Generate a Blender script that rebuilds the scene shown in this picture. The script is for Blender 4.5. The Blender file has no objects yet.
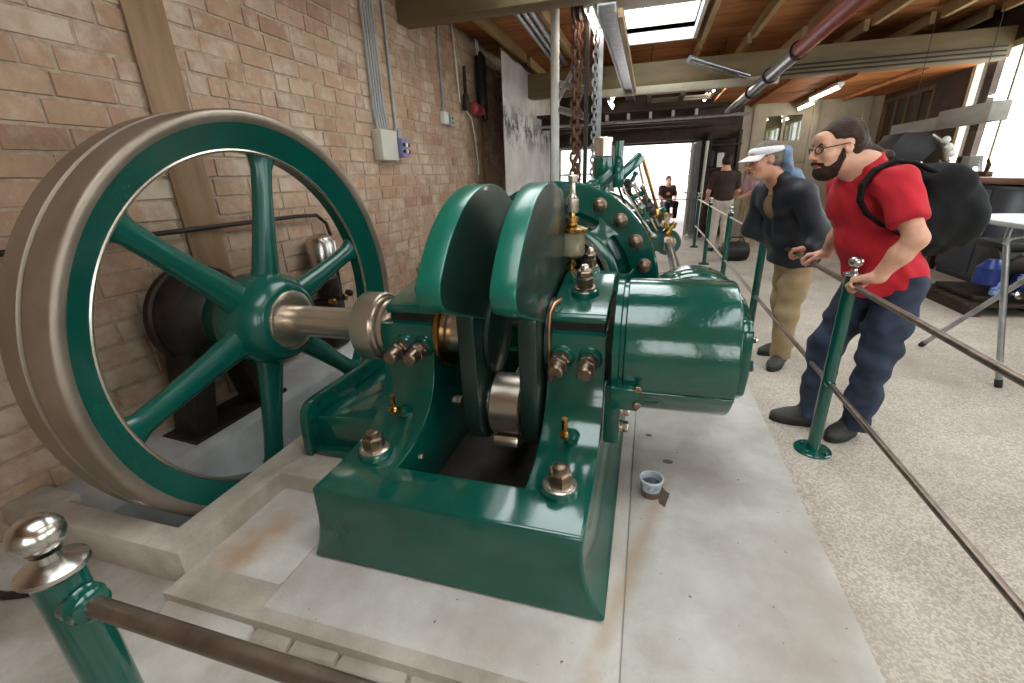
import bpy, bmesh, math, random
import numpy as np
from mathutils import Vector, Matrix
random.seed(7)
SC = bpy.context.scene
COL = SC.collection
PI = math.pi
# ------------------------------------------------------------------ camera
cam_data = bpy.data.cameras.new('camera')
cam = bpy.data.objects.new('camera', cam_data)
COL.objects.link(cam)
cam_data.sensor_width = 36.0
cam_data.lens = 443.0 / 1024.0 * 36.0
cam_data.clip_start = 0.02
cam_data.clip_end = 300
RIGHT = Vector((0.9595823, 0.27935952, -0.0340597))
UP = Vector((-0.06663766, 0.34312637, 0.93692247))
BACK = Vector((0.273425, -0.89678456, 0.34787386))
cm = Matrix.Identity(4)
for i, v in enumerate((RIGHT, UP, BACK)):
    cm[0][i], cm[1][i], cm[2][i] = v.x, v.y, v.z
cm[0][3], cm[1][3], cm[2][3] = 0.0, 0.0, 1.5
cam.matrix_world = cm
SC.camera = cam
# ------------------------------------------------------------------ world, exposure
SC.view_settings.view_transform = 'Standard'
SC.view_settings.look = 'None'
SC.view_settings.gamma = 1.0
SC.view_settings.use_curve_mapping = False
SC.view_settings.exposure = 0.64
wd = bpy.data.worlds.new('overcast_sky')
SC.world = wd
wd.use_nodes = True
wd.node_tree.nodes['Background'].inputs[0].default_value = (0.965, 0.985, 1.0, 1)
wd.node_tree.nodes['Background'].inputs[1].default_value = 5.0
# daylight enters through the openings of the hall: skylights (an unseen one added for the foreground), side windows, the big glazed front behind the viewer
def portal(name, loc, rot, sx, sy):
    l = bpy.data.lights.new(name, 'AREA'); l.shape = 'RECTANGLE'; l.size = sx; l.size_y = sy
    l.cycles.is_portal = True
    o = bpy.data.objects.new(name, l); COL.objects.link(o); o.location = loc; o.rotation_euler = rot
    return o
SKYLIGHTS = [(-0.52, 0.52, 7.1, 8.85), (-1.6, 0.6, 2.9, 5.25), (-0.9, 0.7, -0.4, 1.6), (1.6, 3.0, 2.9, 5.2), (1.6, 3.0, 0.0, 2.0)]  # third one is unseen, added to brighten the foreground and spare the left wall
ROOF = 3.62
for k, (a, b, c, d) in enumerate(SKYLIGHTS):
    portal('skylight_daylight', ((a+b)/2, (c+d)/2, ROOF+0.06), (0, 0, 0), b-a, d-c)
RX = 4.9
RWIN = [(8.0, 10.05, 1.12, 3.1), (4.9, 7.3, 1.12, 3.1), (1.6, 4.0, 1.12, 3.1), (-1.6, 0.8, 1.12, 3.1)]
for (a, b, c, d) in RWIN:
    portal('window_daylight', (RX+0.2, (a+b)/2, (c+d)/2), (0, PI/2, 0), d-c, b-a)
BWIN = [(0.3, 2.2, 1.0, 3.2), (2.8, 4.6, 1.0, 3.2)]
BY = -3.2
for (a, b, c, d) in BWIN:
    portal('front_daylight', ((a+b)/2, BY-0.15, (c+d)/2), (PI/2, 0, 0), b-a, d-c)
portal('far_window_daylight', (-1.75, 12.4, 1.5), (-PI/2, 0, 0), 1.1, 1.3)
portal('doorway_daylight', (0.08, 12.4, 1.05), (-PI/2, 0, 0), 1.85, 2.1)
# ------------------------------------------------------------------ helpers
WLOC = {}
def tag(o, label, cat, group=None):
    o['label'] = label; o['category'] = cat
    if group: o['group'] = group
    return o
def thing(name, label, cat, loc=(0, 0, 0), group=None):
    o = bpy.data.objects.new(name, None); COL.objects.link(o)
    o.empty_display_size = 0.1; o.location = loc; WLOC[o] = Vector(loc)
    return tag(o, label, cat, group)
def nrm(v): return Vector(v).normalized()
def frame(d):
    d = nrm(d); a = Vector((0, 0, 1)) if abs(d.z) < 0.95 else Vector((1, 0, 0))
    u = d.cross(a).normalized(); w = d.cross(u).normalized()
    return d, u, w
class MB:
    def __init__(self): self.v = []; self.f = []
    def add(self, vs, fs):
        n = len(self.v); self.v += [tuple(p) for p in vs]; self.f += [tuple(i+n for i in f) for f in fs]; return self
    def box(self, x0, x1, y0, y1, z0, z1):
        return self.add([(x0,y0,z0),(x1,y0,z0),(x1,y1,z0),(x0,y1,z0),(x0,y0,z1),(x1,y0,z1),(x1,y1,z1),(x0,y1,z1)],
            [(0,3,2,1),(4,5,6,7),(0,1,5,4),(1,2,6,5),(2,3,7,6),(3,0,4,7)])
    def bar(self, p0, p1, w, h, up=(0,0,1)):
        p0, p1 = Vector(p0), Vector(p1); d = (p1-p0).normalized(); u = Vector(up)
        s = d.cross(u)
        if s.length < 1e-4: s = d.cross(Vector((1,0,0)))
        s.normalize(); t = s.cross(d).normalized()
        vs = [p + s*(a*w/2) + t*(b*h/2) for p in (p0, p1) for a, b in ((-1,-1),(1,-1),(1,1),(-1,1))]
        return self.add(vs, [(0,1,2,3),(7,6,5,4),(0,4,5,1),(1,5,6,2),(2,6,7,3),(3,7,4,0)])
    def cyl(self, p0, p1, r, r2=None, seg=20):
        p0, p1 = Vector(p0), Vector(p1); d, u, w = frame(p1-p0); r2 = r if r2 is None else r2
        vs = []
        for p, q in ((p0, r), (p1, r2)):
            for k in range(seg):
                a = 2*PI*k/seg; vs.append(p + u*(q*math.cos(a)) + w*(q*math.sin(a)))
        fs = [(k, (k+1) % seg, seg+(k+1) % seg, seg+k) for k in range(seg)]
        return self.add(vs, fs + [tuple(range(seg))[::-1], tuple(range(seg, 2*seg))])
    def lathe(self, p, d, prof, seg=32, closed=False):
        """prof: list of (t along d, radius); ends are capped unless closed (ring profile)"""
        p = Vector(p); d, u, w = frame(d); vs = []; n = len(prof)
        for t, r in prof:
            for k in range(seg):
                a = 2*PI*k/seg; vs.append(p + d*t + u*(r*math.cos(a)) + w*(r*math.sin(a)))
        fs = []
        for i in range(n if closed else n-1):
            j = (i+1) % n
            for k in range(seg):
                k2 = (k+1) % seg; fs.append((i*seg+k, i*seg+k2, j*seg+k2, j*seg+k))
        if not closed:
            fs += [tuple(range(seg))[::-1], tuple(range((n-1)*seg, n*seg))]
        return self.add(vs, fs)
    def prism(self, poly, axis, a0, a1):
        """poly: 2-D points in the other two axes (order x,y,z without axis)"""
        def P(q, a):
            l = list(q); l.insert('xyz'.index(axis), a); return tuple(l)
        n = len(poly); vs = [P(q, a0) for q in poly] + [P(q, a1) for q in poly]
        fs = [tuple(range(n))[::-1], tuple(range(n, 2*n))] + [(k, (k+1) % n, n+(k+1) % n, n+k) for k in range(n)]
        return self.add(vs, fs)
    def tube(self, pts, r, seg=10, closed=False):
        pts = [Vector(p) for p in pts]; n = len(pts); vs = []; fs = []
        prev = None; rs = r if isinstance(r, (list, tuple)) else [r]*n
        for i, p in enumerate(pts):
            if closed: t = pts[(i+1) % n] - pts[i-1]
            else: t = pts[min(i+1, n-1)] - pts[max(i-1, 0)]
            t.normalize()
            if prev is None: _, u, w = frame(t)
            else:
                u = (prev - t*prev.dot(t)).normalized(); w = t.cross(u)
            prev = u
            for k in range(seg):
                a = 2*PI*k/seg; vs.append(p + u*(rs[i]*math.cos(a)) + w*(rs[i]*math.sin(a)))
        for i in range(n if closed else n-1):
            j = (i+1) % n
            for k in range(seg):
                k2 = (k+1) % seg; fs.append((i*seg+k, i*seg+k2, j*seg+k2, j*seg+k))
        if not closed: fs += [tuple(range(seg))[::-1], tuple(range((n-1)*seg, n*seg))]
        return self.add(vs, fs)
    def ball(self, p, r, seg=16, rings=10, sc=(1,1,1)):
        p = Vector(p); vs = [p + Vector((0,0,-r*sc[2]))]
        for i in range(1, rings):
            t = -PI/2 + PI*i/rings
            for k in range(seg):
                a = 2*PI*k/seg; vs.append(p + Vector((r*sc[0]*math.cos(t)*math.cos(a), r*sc[1]*math.cos(t)*math.sin(a), r*sc[2]*math.sin(t))))
        vs.append(p + Vector((0,0,r*sc[2]))); fs = []
        for k in range(seg):
            k2 = (k+1) % seg; fs.append((0, 1+k2, 1+k)); fs.append((len(vs)-1, 1+(rings-2)*seg+k, 1+(rings-2)*seg+k2))
            for i in range(rings-2): fs.append((1+i*seg+k, 1+i*seg+k2, 1+(i+1)*seg+k2, 1+(i+1)*seg+k))
        return self.add(vs, fs)
    def loft(self, secs):
        n = len(secs[0]); vs = [p for s in secs for p in s]; fs = [tuple(range(n))[::-1], tuple(range((len(secs)-1)*n, len(secs)*n))]
        for i in range(len(secs)-1):
            for k in range(n):
                k2 = (k+1) % n; fs.append((i*n+k, i*n+k2, (i+1)*n+k2, (i+1)*n+k))
        return self.add(vs, fs)
    def mesh(self, name, mat, off=Vector((0,0,0)), bev=0, ang=35, seg=2, sel=None, smooth=True):
        bm = bmesh.new(); vv = [bm.verts.new(Vector(p)) for p in self.v]
        for f in self.f:
            if len(set(f)) < 3: continue
            try: bm.faces.new([vv[i] for i in f])
            except ValueError: pass
        bmesh.ops.remove_doubles(bm, verts=bm.verts, dist=1e-5)
        bmesh.ops.recalc_face_normals(bm, faces=bm.faces)
        if bev:
            es = [e for e in bm.edges if len(e.link_faces) == 2 and e.calc_face_angle(0) > math.radians(28) and (sel is None or sel(e))]
            if es: bmesh.ops.bevel(bm, geom=es, offset=bev, segments=seg, profile=0.5, affect='EDGES', clamp_overlap=True)
        bmesh.ops.translate(bm, verts=bm.verts, vec=-off)
        me = bpy.data.meshes.new(name); bm.to_mesh(me); bm.free()
        me.materials.append(mat)
        if smooth and len(me.polygons):
            me.polygons.foreach_set('use_smooth', [True]*len(me.polygons)); me.set_sharp_from_angle(angle=math.radians(ang))
        return me
    def build(self, name, mat, parent=None, bev=0, label=None, local=False, **kw):
        """verts are world coordinates; they are moved into the parent's frame (local=True: already there)"""
        off = Vector((0,0,0)) if (parent is None or local) else WLOC[parent]
        o = bpy.data.objects.new(name, self.mesh(name, mat, off, bev, **kw)); COL.objects.link(o)
        if parent is not None: o.parent = parent
        WLOC[o] = off
        if label: o['label'] = label
        return o
    def alone(self, name, mat, label, cat, group=None, base=None, bev=0, **kw):
        """a thing that is a single mesh, its origin at base"""
        b = Vector(base) if base is not None else Vector(np.mean(np.array([tuple(p) for p in self.v]), axis=0).tolist())
        o = bpy.data.objects.new(name, self.mesh(name, mat, b, bev, **kw)); COL.objects.link(o); o.location = b; WLOC[o] = b
        return tag(o, label, cat, group)
    def struct(self, name, mat, label=None, parent=None, bev=0, **kw):
        o = self.build(name, mat, parent, bev, **kw)
        if parent is None: o['kind'] = 'structure'
        if label: o['label'] = label
        return o
def copy_tree(o, loc=None, label=None):
    c = o.copy(); COL.objects.link(c)
    if loc is not None: c.location = loc
    if label: c['label'] = label
    for ch in o.children:
        d = ch.copy(); COL.objects.link(d); d.parent = c
        for g in ch.children:
            e = g.copy(); COL.objects.link(e); e.parent = d
    return c
def hexagon(mb, p, d, r, h, turn=0.0):
    d, u, w = frame(d); p = Vector(p); vs = []
    for t, q in ((0, r*0.97), (h*0.12, r), (h*0.85, r), (h, r*0.86)):
        for k in range(6):
            a = PI/3*k+turn; vs.append(p + d*t + u*(q*math.cos(a)) + w*(q*math.sin(a)))
    fs = [(5,4,3,2,1,0), (18,19,20,21,22,23)]
    for i in range(3):
        for k in range(6): fs.append((i*6+k, i*6+(k+1) % 6, (i+1)*6+(k+1) % 6, (i+1)*6+k))
    mb.add(vs, fs); return mb
# ------------------------------------------------------------------ materials
def lin(c): return tuple((x/12.92 if x <= 0.04045 else ((x+0.055)/1.055)**2.4) for x in c)
def rgb(r, g, b): return lin((r/255, g/255, b/255)) + (1,)
def M(name, c1, c2=None, scale=6.0, rough=0.5, metal=0.0, bump=0.0, bscale=60.0, coat=0.0, rvar=0.0, stretch=(1,1,1), lo=0.35, hi=0.65, detail=5.0, spec=0.5):
    m = bpy.data.materials.new(name); m.use_nodes = True; nt = m.node_tree; N = nt.nodes; L = nt.links
    b = N['Principled BSDF']; b.inputs['Roughness'].default_value = rough; b.inputs['Metallic'].default_value = metal
    b.inputs['Base Color'].default_value = c1; b.inputs['Coat Weight'].default_value = coat; b.inputs['Coat Roughness'].default_value = 0.08
    b.inputs['Specular IOR Level'].default_value = spec
    g = N.new('ShaderNodeNewGeometry'); mp = N.new('ShaderNodeMapping'); mp.inputs['Scale'].default_value = stretch
    L.new(g.outputs['Position'], mp.inputs['Vector'])
    if c2 is not None or rvar:
        n = N.new('ShaderNodeTexNoise'); n.inputs['Scale'].default_value = scale; n.inputs['Detail'].default_value = detail; n.inputs['Roughness'].default_value = 0.6
        L.new(mp.outputs[0], n.inputs['Vector'])
        r = N.new('ShaderNodeValToRGB'); r.color_ramp.elements[0].position = lo; r.color_ramp.elements[1].position = hi
        r.color_ramp.elements[0].color = c1; r.color_ramp.elements[1].color = c2 or c1
        L.new(n.outputs['Fac'], r.inputs['Fac']); L.new(r.outputs['Color'], b.inputs['Base Color'])
        if rvar:
            mr = N.new('ShaderNodeMapRange'); mr.inputs['From Min'].default_value = 0.3; mr.inputs['From Max'].default_value = 0.7
            mr.inputs['To Min'].default_value = max(0.02, rough-rvar); mr.inputs['To Max'].default_value = rough+rvar
            L.new(n.outputs['Fac'], mr.inputs['Value']); L.new(mr.outputs[0], b.inputs['Roughness'])
    if bump:
        n2 = N.new('ShaderNodeTexNoise'); n2.inputs['Scale'].default_value = bscale; n2.inputs['Detail'].default_value = 4
        L.new(mp.outputs[0], n2.inputs['Vector'])
        bp = N.new('ShaderNodeBump'); bp.inputs['Strength'].default_value = bump; bp.inputs['Distance'].default_value = 0.01
        L.new(n2.outputs['Fac'], bp.inputs['Height']); L.new(bp.outputs[0], b.inputs['Normal'])
    return m
def emit(name, c, s):
    m = bpy.data.materials.new(name); m.use_nodes = True; nt = m.node_tree
    b = nt.nodes['Principled BSDF']; b.inputs['Base Color'].default_value = (0.8,0.8,0.8,1)
    b.inputs['Emission Color'].default_value = c; b.inputs['Emission Strength'].default_value = s
    return m
def glass(name, tint=(0.95,0.98,0.97,1), refl=0.08):
    m = bpy.data.materials.new(name); m.use_nodes = True; nt = m.node_tree; N = nt.nodes; N.remove(N['Principled BSDF'])
    t = N.new('ShaderNodeBsdfTransparent'); t.inputs[0].default_value = tint
    g = N.new('ShaderNodeBsdfGlossy'); g.inputs['Roughness'].default_value = 0.03
    x = N.new('ShaderNodeMixShader'); x.inputs[0].default_value = refl
    nt.links.new(t.outputs[0], x.inputs[1]); nt.links.new(g.outputs[0], x.inputs[2]); nt.links.new(x.outputs[0], N['Material Output'].inputs[0])
    return m
GREEN = M('green_enamel', rgb(4,69,58), rgb(6,79,67), 3, 0.16, 0, 0.03, 45, coat=0.6, rvar=0.06)
GREEN_RIM = M('green_enamel_wheel', rgb(4,72,62), rgb(7,82,70), 3, 0.26, 0, 0.02, 40, coat=0.25)
GREEN_WEB_LIT = M('green_enamel_web_lit', rgb(8,96,79), rgb(11,106,88), 3, 0.3, 0, 0.02, 40, coat=0.3)  # brighter than the bed green: light on the web rims put into the colour
GREEN_STIPPLE = M('green_enamel_stippled', rgb(4,67,56), rgb(6,77,65), 4, 0.13, 0, 0.12, 55, coat=0.7)
DARKWEB = M('dark_web_green', rgb(22,42,38), rgb(34,54,48), 2, 0.32, 0.2, 0.02, 30, coat=0.3)  # very dark green for web faces, bosses and crank arms
STEEL = M('machined_steel', rgb(206,192,178), None, 14, 0.27, 0.92)
RIMSTEEL = M('brushed_rim_steel', rgb(138,124,110), rgb(156,142,128), 5, 0.42, 0.65, rvar=0.08)
RIMDARK = M('groove_dark_steel', rgb(88,78,68), rgb(104,94,82), 5, 0.5, 0.5)  # darker steel tone for the groove in the flywheel rim
CHROME = M('polished_steel', rgb(198,193,188), None, 5, 0.24, 1.0, rvar=0.05)
NUT = M('bronzed_nut_steel', rgb(112,92,76), rgb(150,130,112), 30, 0.34, 0.9, rvar=0.1)
BRASS = M('brass', rgb(190,150,84), rgb(160,120,62), 25, 0.25, 1.0)
COPPER = M('copper_pipe', rgb(196,128,90), None, 25, 0.3, 1.0)
IRON = M('dark_cast_iron', rgb(38,32,30), rgb(58,48,42), 9, 0.55, 0.4, 0.1, 60)
BLACK = M('black_rubber', rgb(18,18,19), rgb(30,30,31), 20, 0.55)
RAIL = M('rail_bare_steel', rgb(120,104,94), rgb(146,130,118), 18, 0.36, 0.85, rvar=0.08)
ZINC = M('galvanised_tube', rgb(150,152,154), rgb(182,184,186), 14, 0.34, 0.85)
WHITE = M('white_paint', rgb(222,220,214), rgb(205,202,194), 4, 0.5)
GREYP = M('grey_plastic', rgb(150,150,150), rgb(166,166,164), 9, 0.45)
BLUE = M('blue_enamel', rgb(18,38,98), rgb(28,52,122), 9, 0.3)
RED = M('red_oxide', rgb(130,52,44), rgb(150,66,56), 8, 0.4)
RUST = M('rusty_chain', rgb(74,48,38), rgb(110,74,56), 30, 0.7, 0.4)
TIMBER = M('khaki_timber', rgb(150,120,90), rgb(124,96,68), 10, 0.7, 0, 0.15, 40, stretch=(1,1,0.12))
BEAMW = M('painted_beam', rgb(120,104,74), rgb(98,82,56), 5, 0.65, 0, 0.1, 40, stretch=(0.15,1,1))
RAFTER = M('pale_rafter', rgb(176,148,106), rgb(146,116,78), 6, 0.65, 0, 0.1, 40, stretch=(1,0.15,1))
BOARD = M('roof_boards', rgb(170,108,56), rgb(134,80,40), 5, 0.7, 0, 0.12, 50, stretch=(0.2,1,1))
WOOD = M('brown_wood', rgb(116,82,50), rgb(88,60,36), 6, 0.6, 0, 0.12, 40, stretch=(1,1,0.2))
CREAM = M('cream_paint', rgb(188,178,158), rgb(170,160,140), 3, 0.6)
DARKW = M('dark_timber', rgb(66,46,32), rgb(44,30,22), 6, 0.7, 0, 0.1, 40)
PANE = glass('window_glass')
PANE_DIM = glass('partition_glass', (0.55, 0.58, 0.5, 1), 0.12)
TUBE = emit('fluorescent_tube', (1.0, 0.93, 0.8, 1), 16.0)
def concrete(name, base, dark, stain=None, agg=False):
    m = M(name, base, dark, 2.6, 0.85, 0, 0.35, 70, lo=0.36, hi=0.64, detail=12)
    nt = m.node_tree; N = nt.nodes; L = nt.links; b = N['Principled BSDF']
    src = b.inputs['Base Color'].links[0].from_socket
    g = N.new('ShaderNodeNewGeometry')
    def mix(col, fac, typ='MIX'):
        nonlocal src
        x = N.new('ShaderNodeMix'); x.data_type = 'RGBA'; x.blend_type = typ
        if isinstance(fac, float): x.inputs[0].default_value = fac
        else: L.new(fac, x.inputs[0])
        L.new(src, x.inputs[6])
        if isinstance(col, tuple): x.inputs[7].default_value = col
        else: L.new(col, x.inputs[7])
        src = x.outputs[2]
    def thresh(scale, lo, hi, detail=6, off=0.0):
        n = N.new('ShaderNodeTexNoise'); n.inputs['Scale'].default_value = scale; n.inputs['Detail'].default_value = detail
        mp = N.new('ShaderNodeMapping'); mp.inputs['Location'].default_value = (off, off, off); L.new(g.outputs['Position'], mp.inputs[0]); L.new(mp.outputs[0], n.inputs[0])
        r = N.new('ShaderNodeMapRange'); r.inputs['From Min'].default_value = lo; r.inputs['From Max'].default_value = hi
        L.new(n.outputs['Fac'], r.inputs[0]); return r.outputs[0]
    if agg:
        v = N.new('ShaderNodeTexVoronoi'); v.inputs['Scale'].default_value = 120; L.new(g.outputs['Position'], v.inputs['Vector'])
        r = N.new('ShaderNodeValToRGB'); cr = r.color_ramp; cr.interpolation = 'CONSTANT'
        cr.elements[0].position = 0; cr.elements[0].color = rgb(120,110,100)
        cr.elements[1].position = 0.22; cr.elements[1].color = rgb(196,186,174)
        for p, c in ((0.5, rgb(160,148,136)), (0.68, rgb(214,206,196)), (0.86, rgb(138,122,106))):
            e = cr.elements.new(p); e.color = c
        sp = N.new('ShaderNodeSeparateColor'); L.new(v.outputs['Color'], sp.inputs[0]); L.new(sp.outputs[0], r.inputs[0])
        mix(r.outputs[0], 0.36)
    mix(rgb(*stain) if stain else rgb(150,140,130), thresh(1.3, 0.5, 0.7, 12, 3.0))
    mix(rgb(96,88,80), thresh(38, 0.73, 0.78, 2, 9.0))
    L.new(src, b.inputs['Base Color'])
    return m
CONC = concrete('pale_concrete', rgb(206,201,197), rgb(176,168,161), (162,150,139))
def rust_patch(m, c, r, col):
    # a rust bloom of its own shape soaked into the concrete
    nt = m.node_tree; N = nt.nodes; L = nt.links; b = N['Principled BSDF']; src = b.inputs['Base Color'].links[0].from_socket
    g = N.new('ShaderNodeNewGeometry'); mp = N.new('ShaderNodeMapping'); mp.vector_type = 'TEXTURE'; mp.inputs['Location'].default_value = c; mp.inputs['Scale'].default_value = r; mp.inputs['Rotation'].default_value = (0,0,-0.25)
    L.new(g.outputs['Position'], mp.inputs[0]); ln = N.new('ShaderNodeVectorMath'); ln.operation = 'LENGTH'; L.new(mp.outputs[0], ln.inputs[0])
    n = N.new('ShaderNodeTexNoise'); n.inputs['Scale'].default_value = 9; n.inputs['Detail'].default_value = 8; L.new(g.outputs['Position'], n.inputs[0])
    ad = N.new('ShaderNodeMath'); ad.operation = 'MULTIPLY_ADD'; L.new(n.outputs['Fac'], ad.inputs[0]); ad.inputs[1].default_value = 1.3; L.new(ln.outputs['Value'], ad.inputs[2])
    mr = N.new('ShaderNodeMapRange'); mr.inputs['From Min'].default_value = 1.75; mr.inputs['From Max'].default_value = 0.9; mr.inputs['To Max'].default_value = 0.8; L.new(ad.outputs[0], mr.inputs[0])
    x = N.new('ShaderNodeMix'); x.data_type = 'RGBA'; L.new(mr.outputs[0], x.inputs[0]); L.new(src, x.inputs[6]); x.inputs[7].default_value = col; L.new(x.outputs[2], b.inputs['Base Color'])
rust_patch(CONC, (-1.6, 1.12, 0.0), (0.12, 0.28, 1), rgb(168,134,104))
rust_patch(CONC, (0.05, 1.5, 0.0), (0.05, 0.9, 1), rgb(172,152,132))
CONC_FRONT = concrete('floor_concrete', rgb(198,192,186), rgb(150,141,132), (130,117,104))
AGG = concrete('exposed_aggregate', rgb(196,184,172), rgb(174,162,150), (160,146,134), True)
KERBC = concrete('kerb_concrete', rgb(188,178,168), rgb(150,137,125), (136,118,102))
def brick_mat():
    m = M('brick_clay', rgb(172,138,114), rgb(138,107,88), 16, 0.9, 0, 0.3, 70)
    nt = m.node_tree; N = nt.nodes; L = nt.links; b = N['Principled BSDF']
    src = b.inputs['Base Color'].links[0].from_socket
    oi = N.new('ShaderNodeObjectInfo'); g = N.new('ShaderNodeNewGeometry')
    add = N.new('ShaderNodeMath'); add.operation = 'ADD'; L.new(oi.outputs['Random'], add.inputs[0]); L.new(g.outputs['Random Per Island'], add.inputs[1])
    fr = N.new('ShaderNodeMath'); fr.operation = 'FRACT'; L.new(add.outputs[0], fr.inputs[0])
    r = N.new('ShaderNodeValToRGB'); cr = r.color_ramp
    cr.elements[0].position = 0; cr.elements[0].color = rgb(150,114,92)
    cr.elements[1].position = 1; cr.elements[1].color = rgb(196,176,152)
    for p, c in ((0.25, rgb(178,144,118)), (0.5, rgb(184,152,126)), (0.75, rgb(164,128,104))):
        e = cr.elements.new(p); e.color = c
    L.new(fr.outputs[0], r.inputs[0])
    x = N.new('ShaderNodeMix'); x.data_type = 'RGBA'; x.inputs[0].default_value = 0.6; L.new(src, x.inputs[6]); L.new(r.outputs[0], x.inputs[7])
    # lime bloom and old whitewash in blotches
    n = N.new('ShaderNodeTexNoise'); n.inputs['Scale'].default_value = 2.6; n.inputs['Detail'].default_value = 12; n.inputs['Roughness'].default_value = 0.72; L.new(g.outputs['Position'], n.inputs[0])
    mr = N.new('ShaderNodeMapRange'); mr.inputs['From Min'].default_value = 0.46; mr.inputs['From Max'].default_value = 0.66; mr.inputs['To Max'].default_value = 0.7
    L.new(n.outputs['Fac'], mr.inputs[0])
    y = N.new('ShaderNodeMix'); y.data_type = 'RGBA'; L.new(mr.outputs[0], y.inputs[0]); L.new(x.outputs[2], y.inputs[6]); y.inputs[7].default_value = rgb(206,192,174)
    L.new(y.outputs[2], b.inputs['Base Color'])
    return m
BRICK = brick_mat()
MORTAR = M('lime_mortar', rgb(178,158,138), rgb(150,128,110), 20, 0.9, 0, 0.3, 90)
# ================================================================== the setting
WX = -2.9          # face of the brick wall
# ---- floors
fl = MB()
fl.box(0.80, RX, BY, 14.4, -0.25, 0.0); fl.box(-2.9, 0.80, 3.75, 14.4, -0.25, 0.0)
fl.struct('floor', AGG, 'exposed aggregate concrete hall floor')
fg = MB(); fg.box(-1.75, 0.8, 0.85, 3.76, -0.3, -0.004); fg.struct('floor_joint', KERBC)
fs = MB(); fs.box(0.018, 0.80, 0.0, 3.75, -0.25, 0.002)
fs.struct('floor_strip', CONC, 'smooth pale concrete strip beside the engine bed')
fp = MB(); fp.box(-1.31, 0.016, 0.9, 3.75, -0.25, 0.0); fp.prism([(0.80,-0.065),(0.86,-0.035),(1.02,0.0),(3.75,0.0),(3.75,-0.25),(0.80,-0.25)], 'x', -1.745, -1.312)
plinth = fp.struct('floor_plinth', CONC, 'pale concrete plinth under the green engine bed', bev=0.012)
ff = MB(); ff.box(-2.9, 0.80, BY, 0.9, -0.3, -0.075); ff.box(-2.9, -1.75, 0.9, 0.945, -0.3, -0.075)
ff.struct('floor_front', CONC_FRONT, 'rough lower concrete floor in front of the plinth')
# broken edging slabs along the plinth front
xs = [-1.3, -1.13, -0.93, -0.66, -0.33, 0.0]
for a, b in zip(xs[:-1], xs[1:]):
    s = MB(); j = random.uniform(0, 0.02)
    s.add([(a+0.006, 0.80+j, -0.076), (b-0.006, 0.80+random.uniform(0,0.03), -0.076), (b-0.006, 0.895, -0.076), (a+0.006, 0.895, -0.076),
           (a+0.010, 0.81+j, -0.05+random.uniform(-0.01,0.01)), (b-0.010, 0.82, -0.05), (b-0.008, 0.893, -0.035), (a+0.008, 0.893, -0.035)],
          [(0,3,2,1),(4,5,6,7),(0,1,5,4),(1,2,6,5),(2,3,7,6),(3,0,4,7)])
    s.build('slab', KERBC, plinth, bev=0.004)
# ---- wheel pit and its kerb
kb = MB()
kb.prism([(-2.895,0.945),(-1.75,0.945),(-1.75,1.5),(-1.2,1.5),(-1.2,3.7),(-1.9,3.7),(-1.9,1.065),(-2.62,1.065),(-2.62,1.12),(-2.895,1.12)], 'z', -0.25, 0.1)
kb.struct('trim_kerb', KERBC, 'raised concrete kerb around the flywheel pit', bev=0.012)
PITC = M('pit_painted_cement', rgb(196,198,200), rgb(170,168,166), 3, 0.8, 0, 0.2, 60)
pf = MB(); pf.box(-2.9, -1.9, 1.0, 3.7, -0.75, -0.6); pf.struct('floor_pit_bottom', IRON, 'dark bottom of the flywheel pit')  # pit bottom takes the dark iron colour, walls and ledge stay pale
pw = MB(); pw.box(-1.93, -1.9, 1.065, 3.7, -0.6, 0.05)
pw.box(-2.9, -1.9, 1.03, 1.066, -0.6, 0.05); pw.box(-2.9, -1.9, 3.68, 3.75, -0.6, 0.0)
pw.struct('floor_pit', PITC, 'pale painted pit below the flywheel')
lg = MB(); lg.prism([(-2.9,-0.6),(-2.42,-0.6),(-2.5,-0.02),(-2.55,0.02),(-2.9,0.05)], 'y', 1.12, 3.7)
lg.struct('trim_ledge', PITC, 'pale sloping ledge at the foot of the brick wall', bev=0.01)
# ---- brick wall: 300 bricks nearest the viewer as parts, the rest as one
wb = MB(); wb.box(WX-0.3, WX-0.007, BY, 12.4, -0.3, ROOF+0.1)
wall_left = wb.struct('wall_left', MORTAR, 'old brick wall beside the flywheel')
BL, BH, JT = 0.30, 0.128, 0.012
cells = []
nrow = int(3.55/BH)
camv = Vector((0, 0, 1.5))
def seen(y, z):
    p = Vector((WX, y, z)) - camv; dz = -p.dot(BACK)
    if dz < 0.1: return False
    u = 512 + 443*p.dot(RIGHT)/dz; v = 341.5 - 443*p.dot(UP)/dz
    return -40 < u < 560 and -40 < v < 700
for r in range(nrow):
    z = 0.03 + r*BH; y = -0.6 + (BL/2 if r % 2 else 0) + random.uniform(-0.02, 0.02)
    while y < 12.1:
        l = BL*random.choice((1, 1, 1, 1, 0.94, 1.06, 0.5))
        if not (2.23 < y+l/2 < 2.52 and False): cells.append((y, z, l))
        y += l
vis = sorted([c for c in cells if seen(c[0]+c[2]/2, c[1]+BH/2)], key=lambda c: (c[0]-0.2)**2 + (c[1]-1.5)**2)
near = vis[:300]; ns = set(near)
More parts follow.
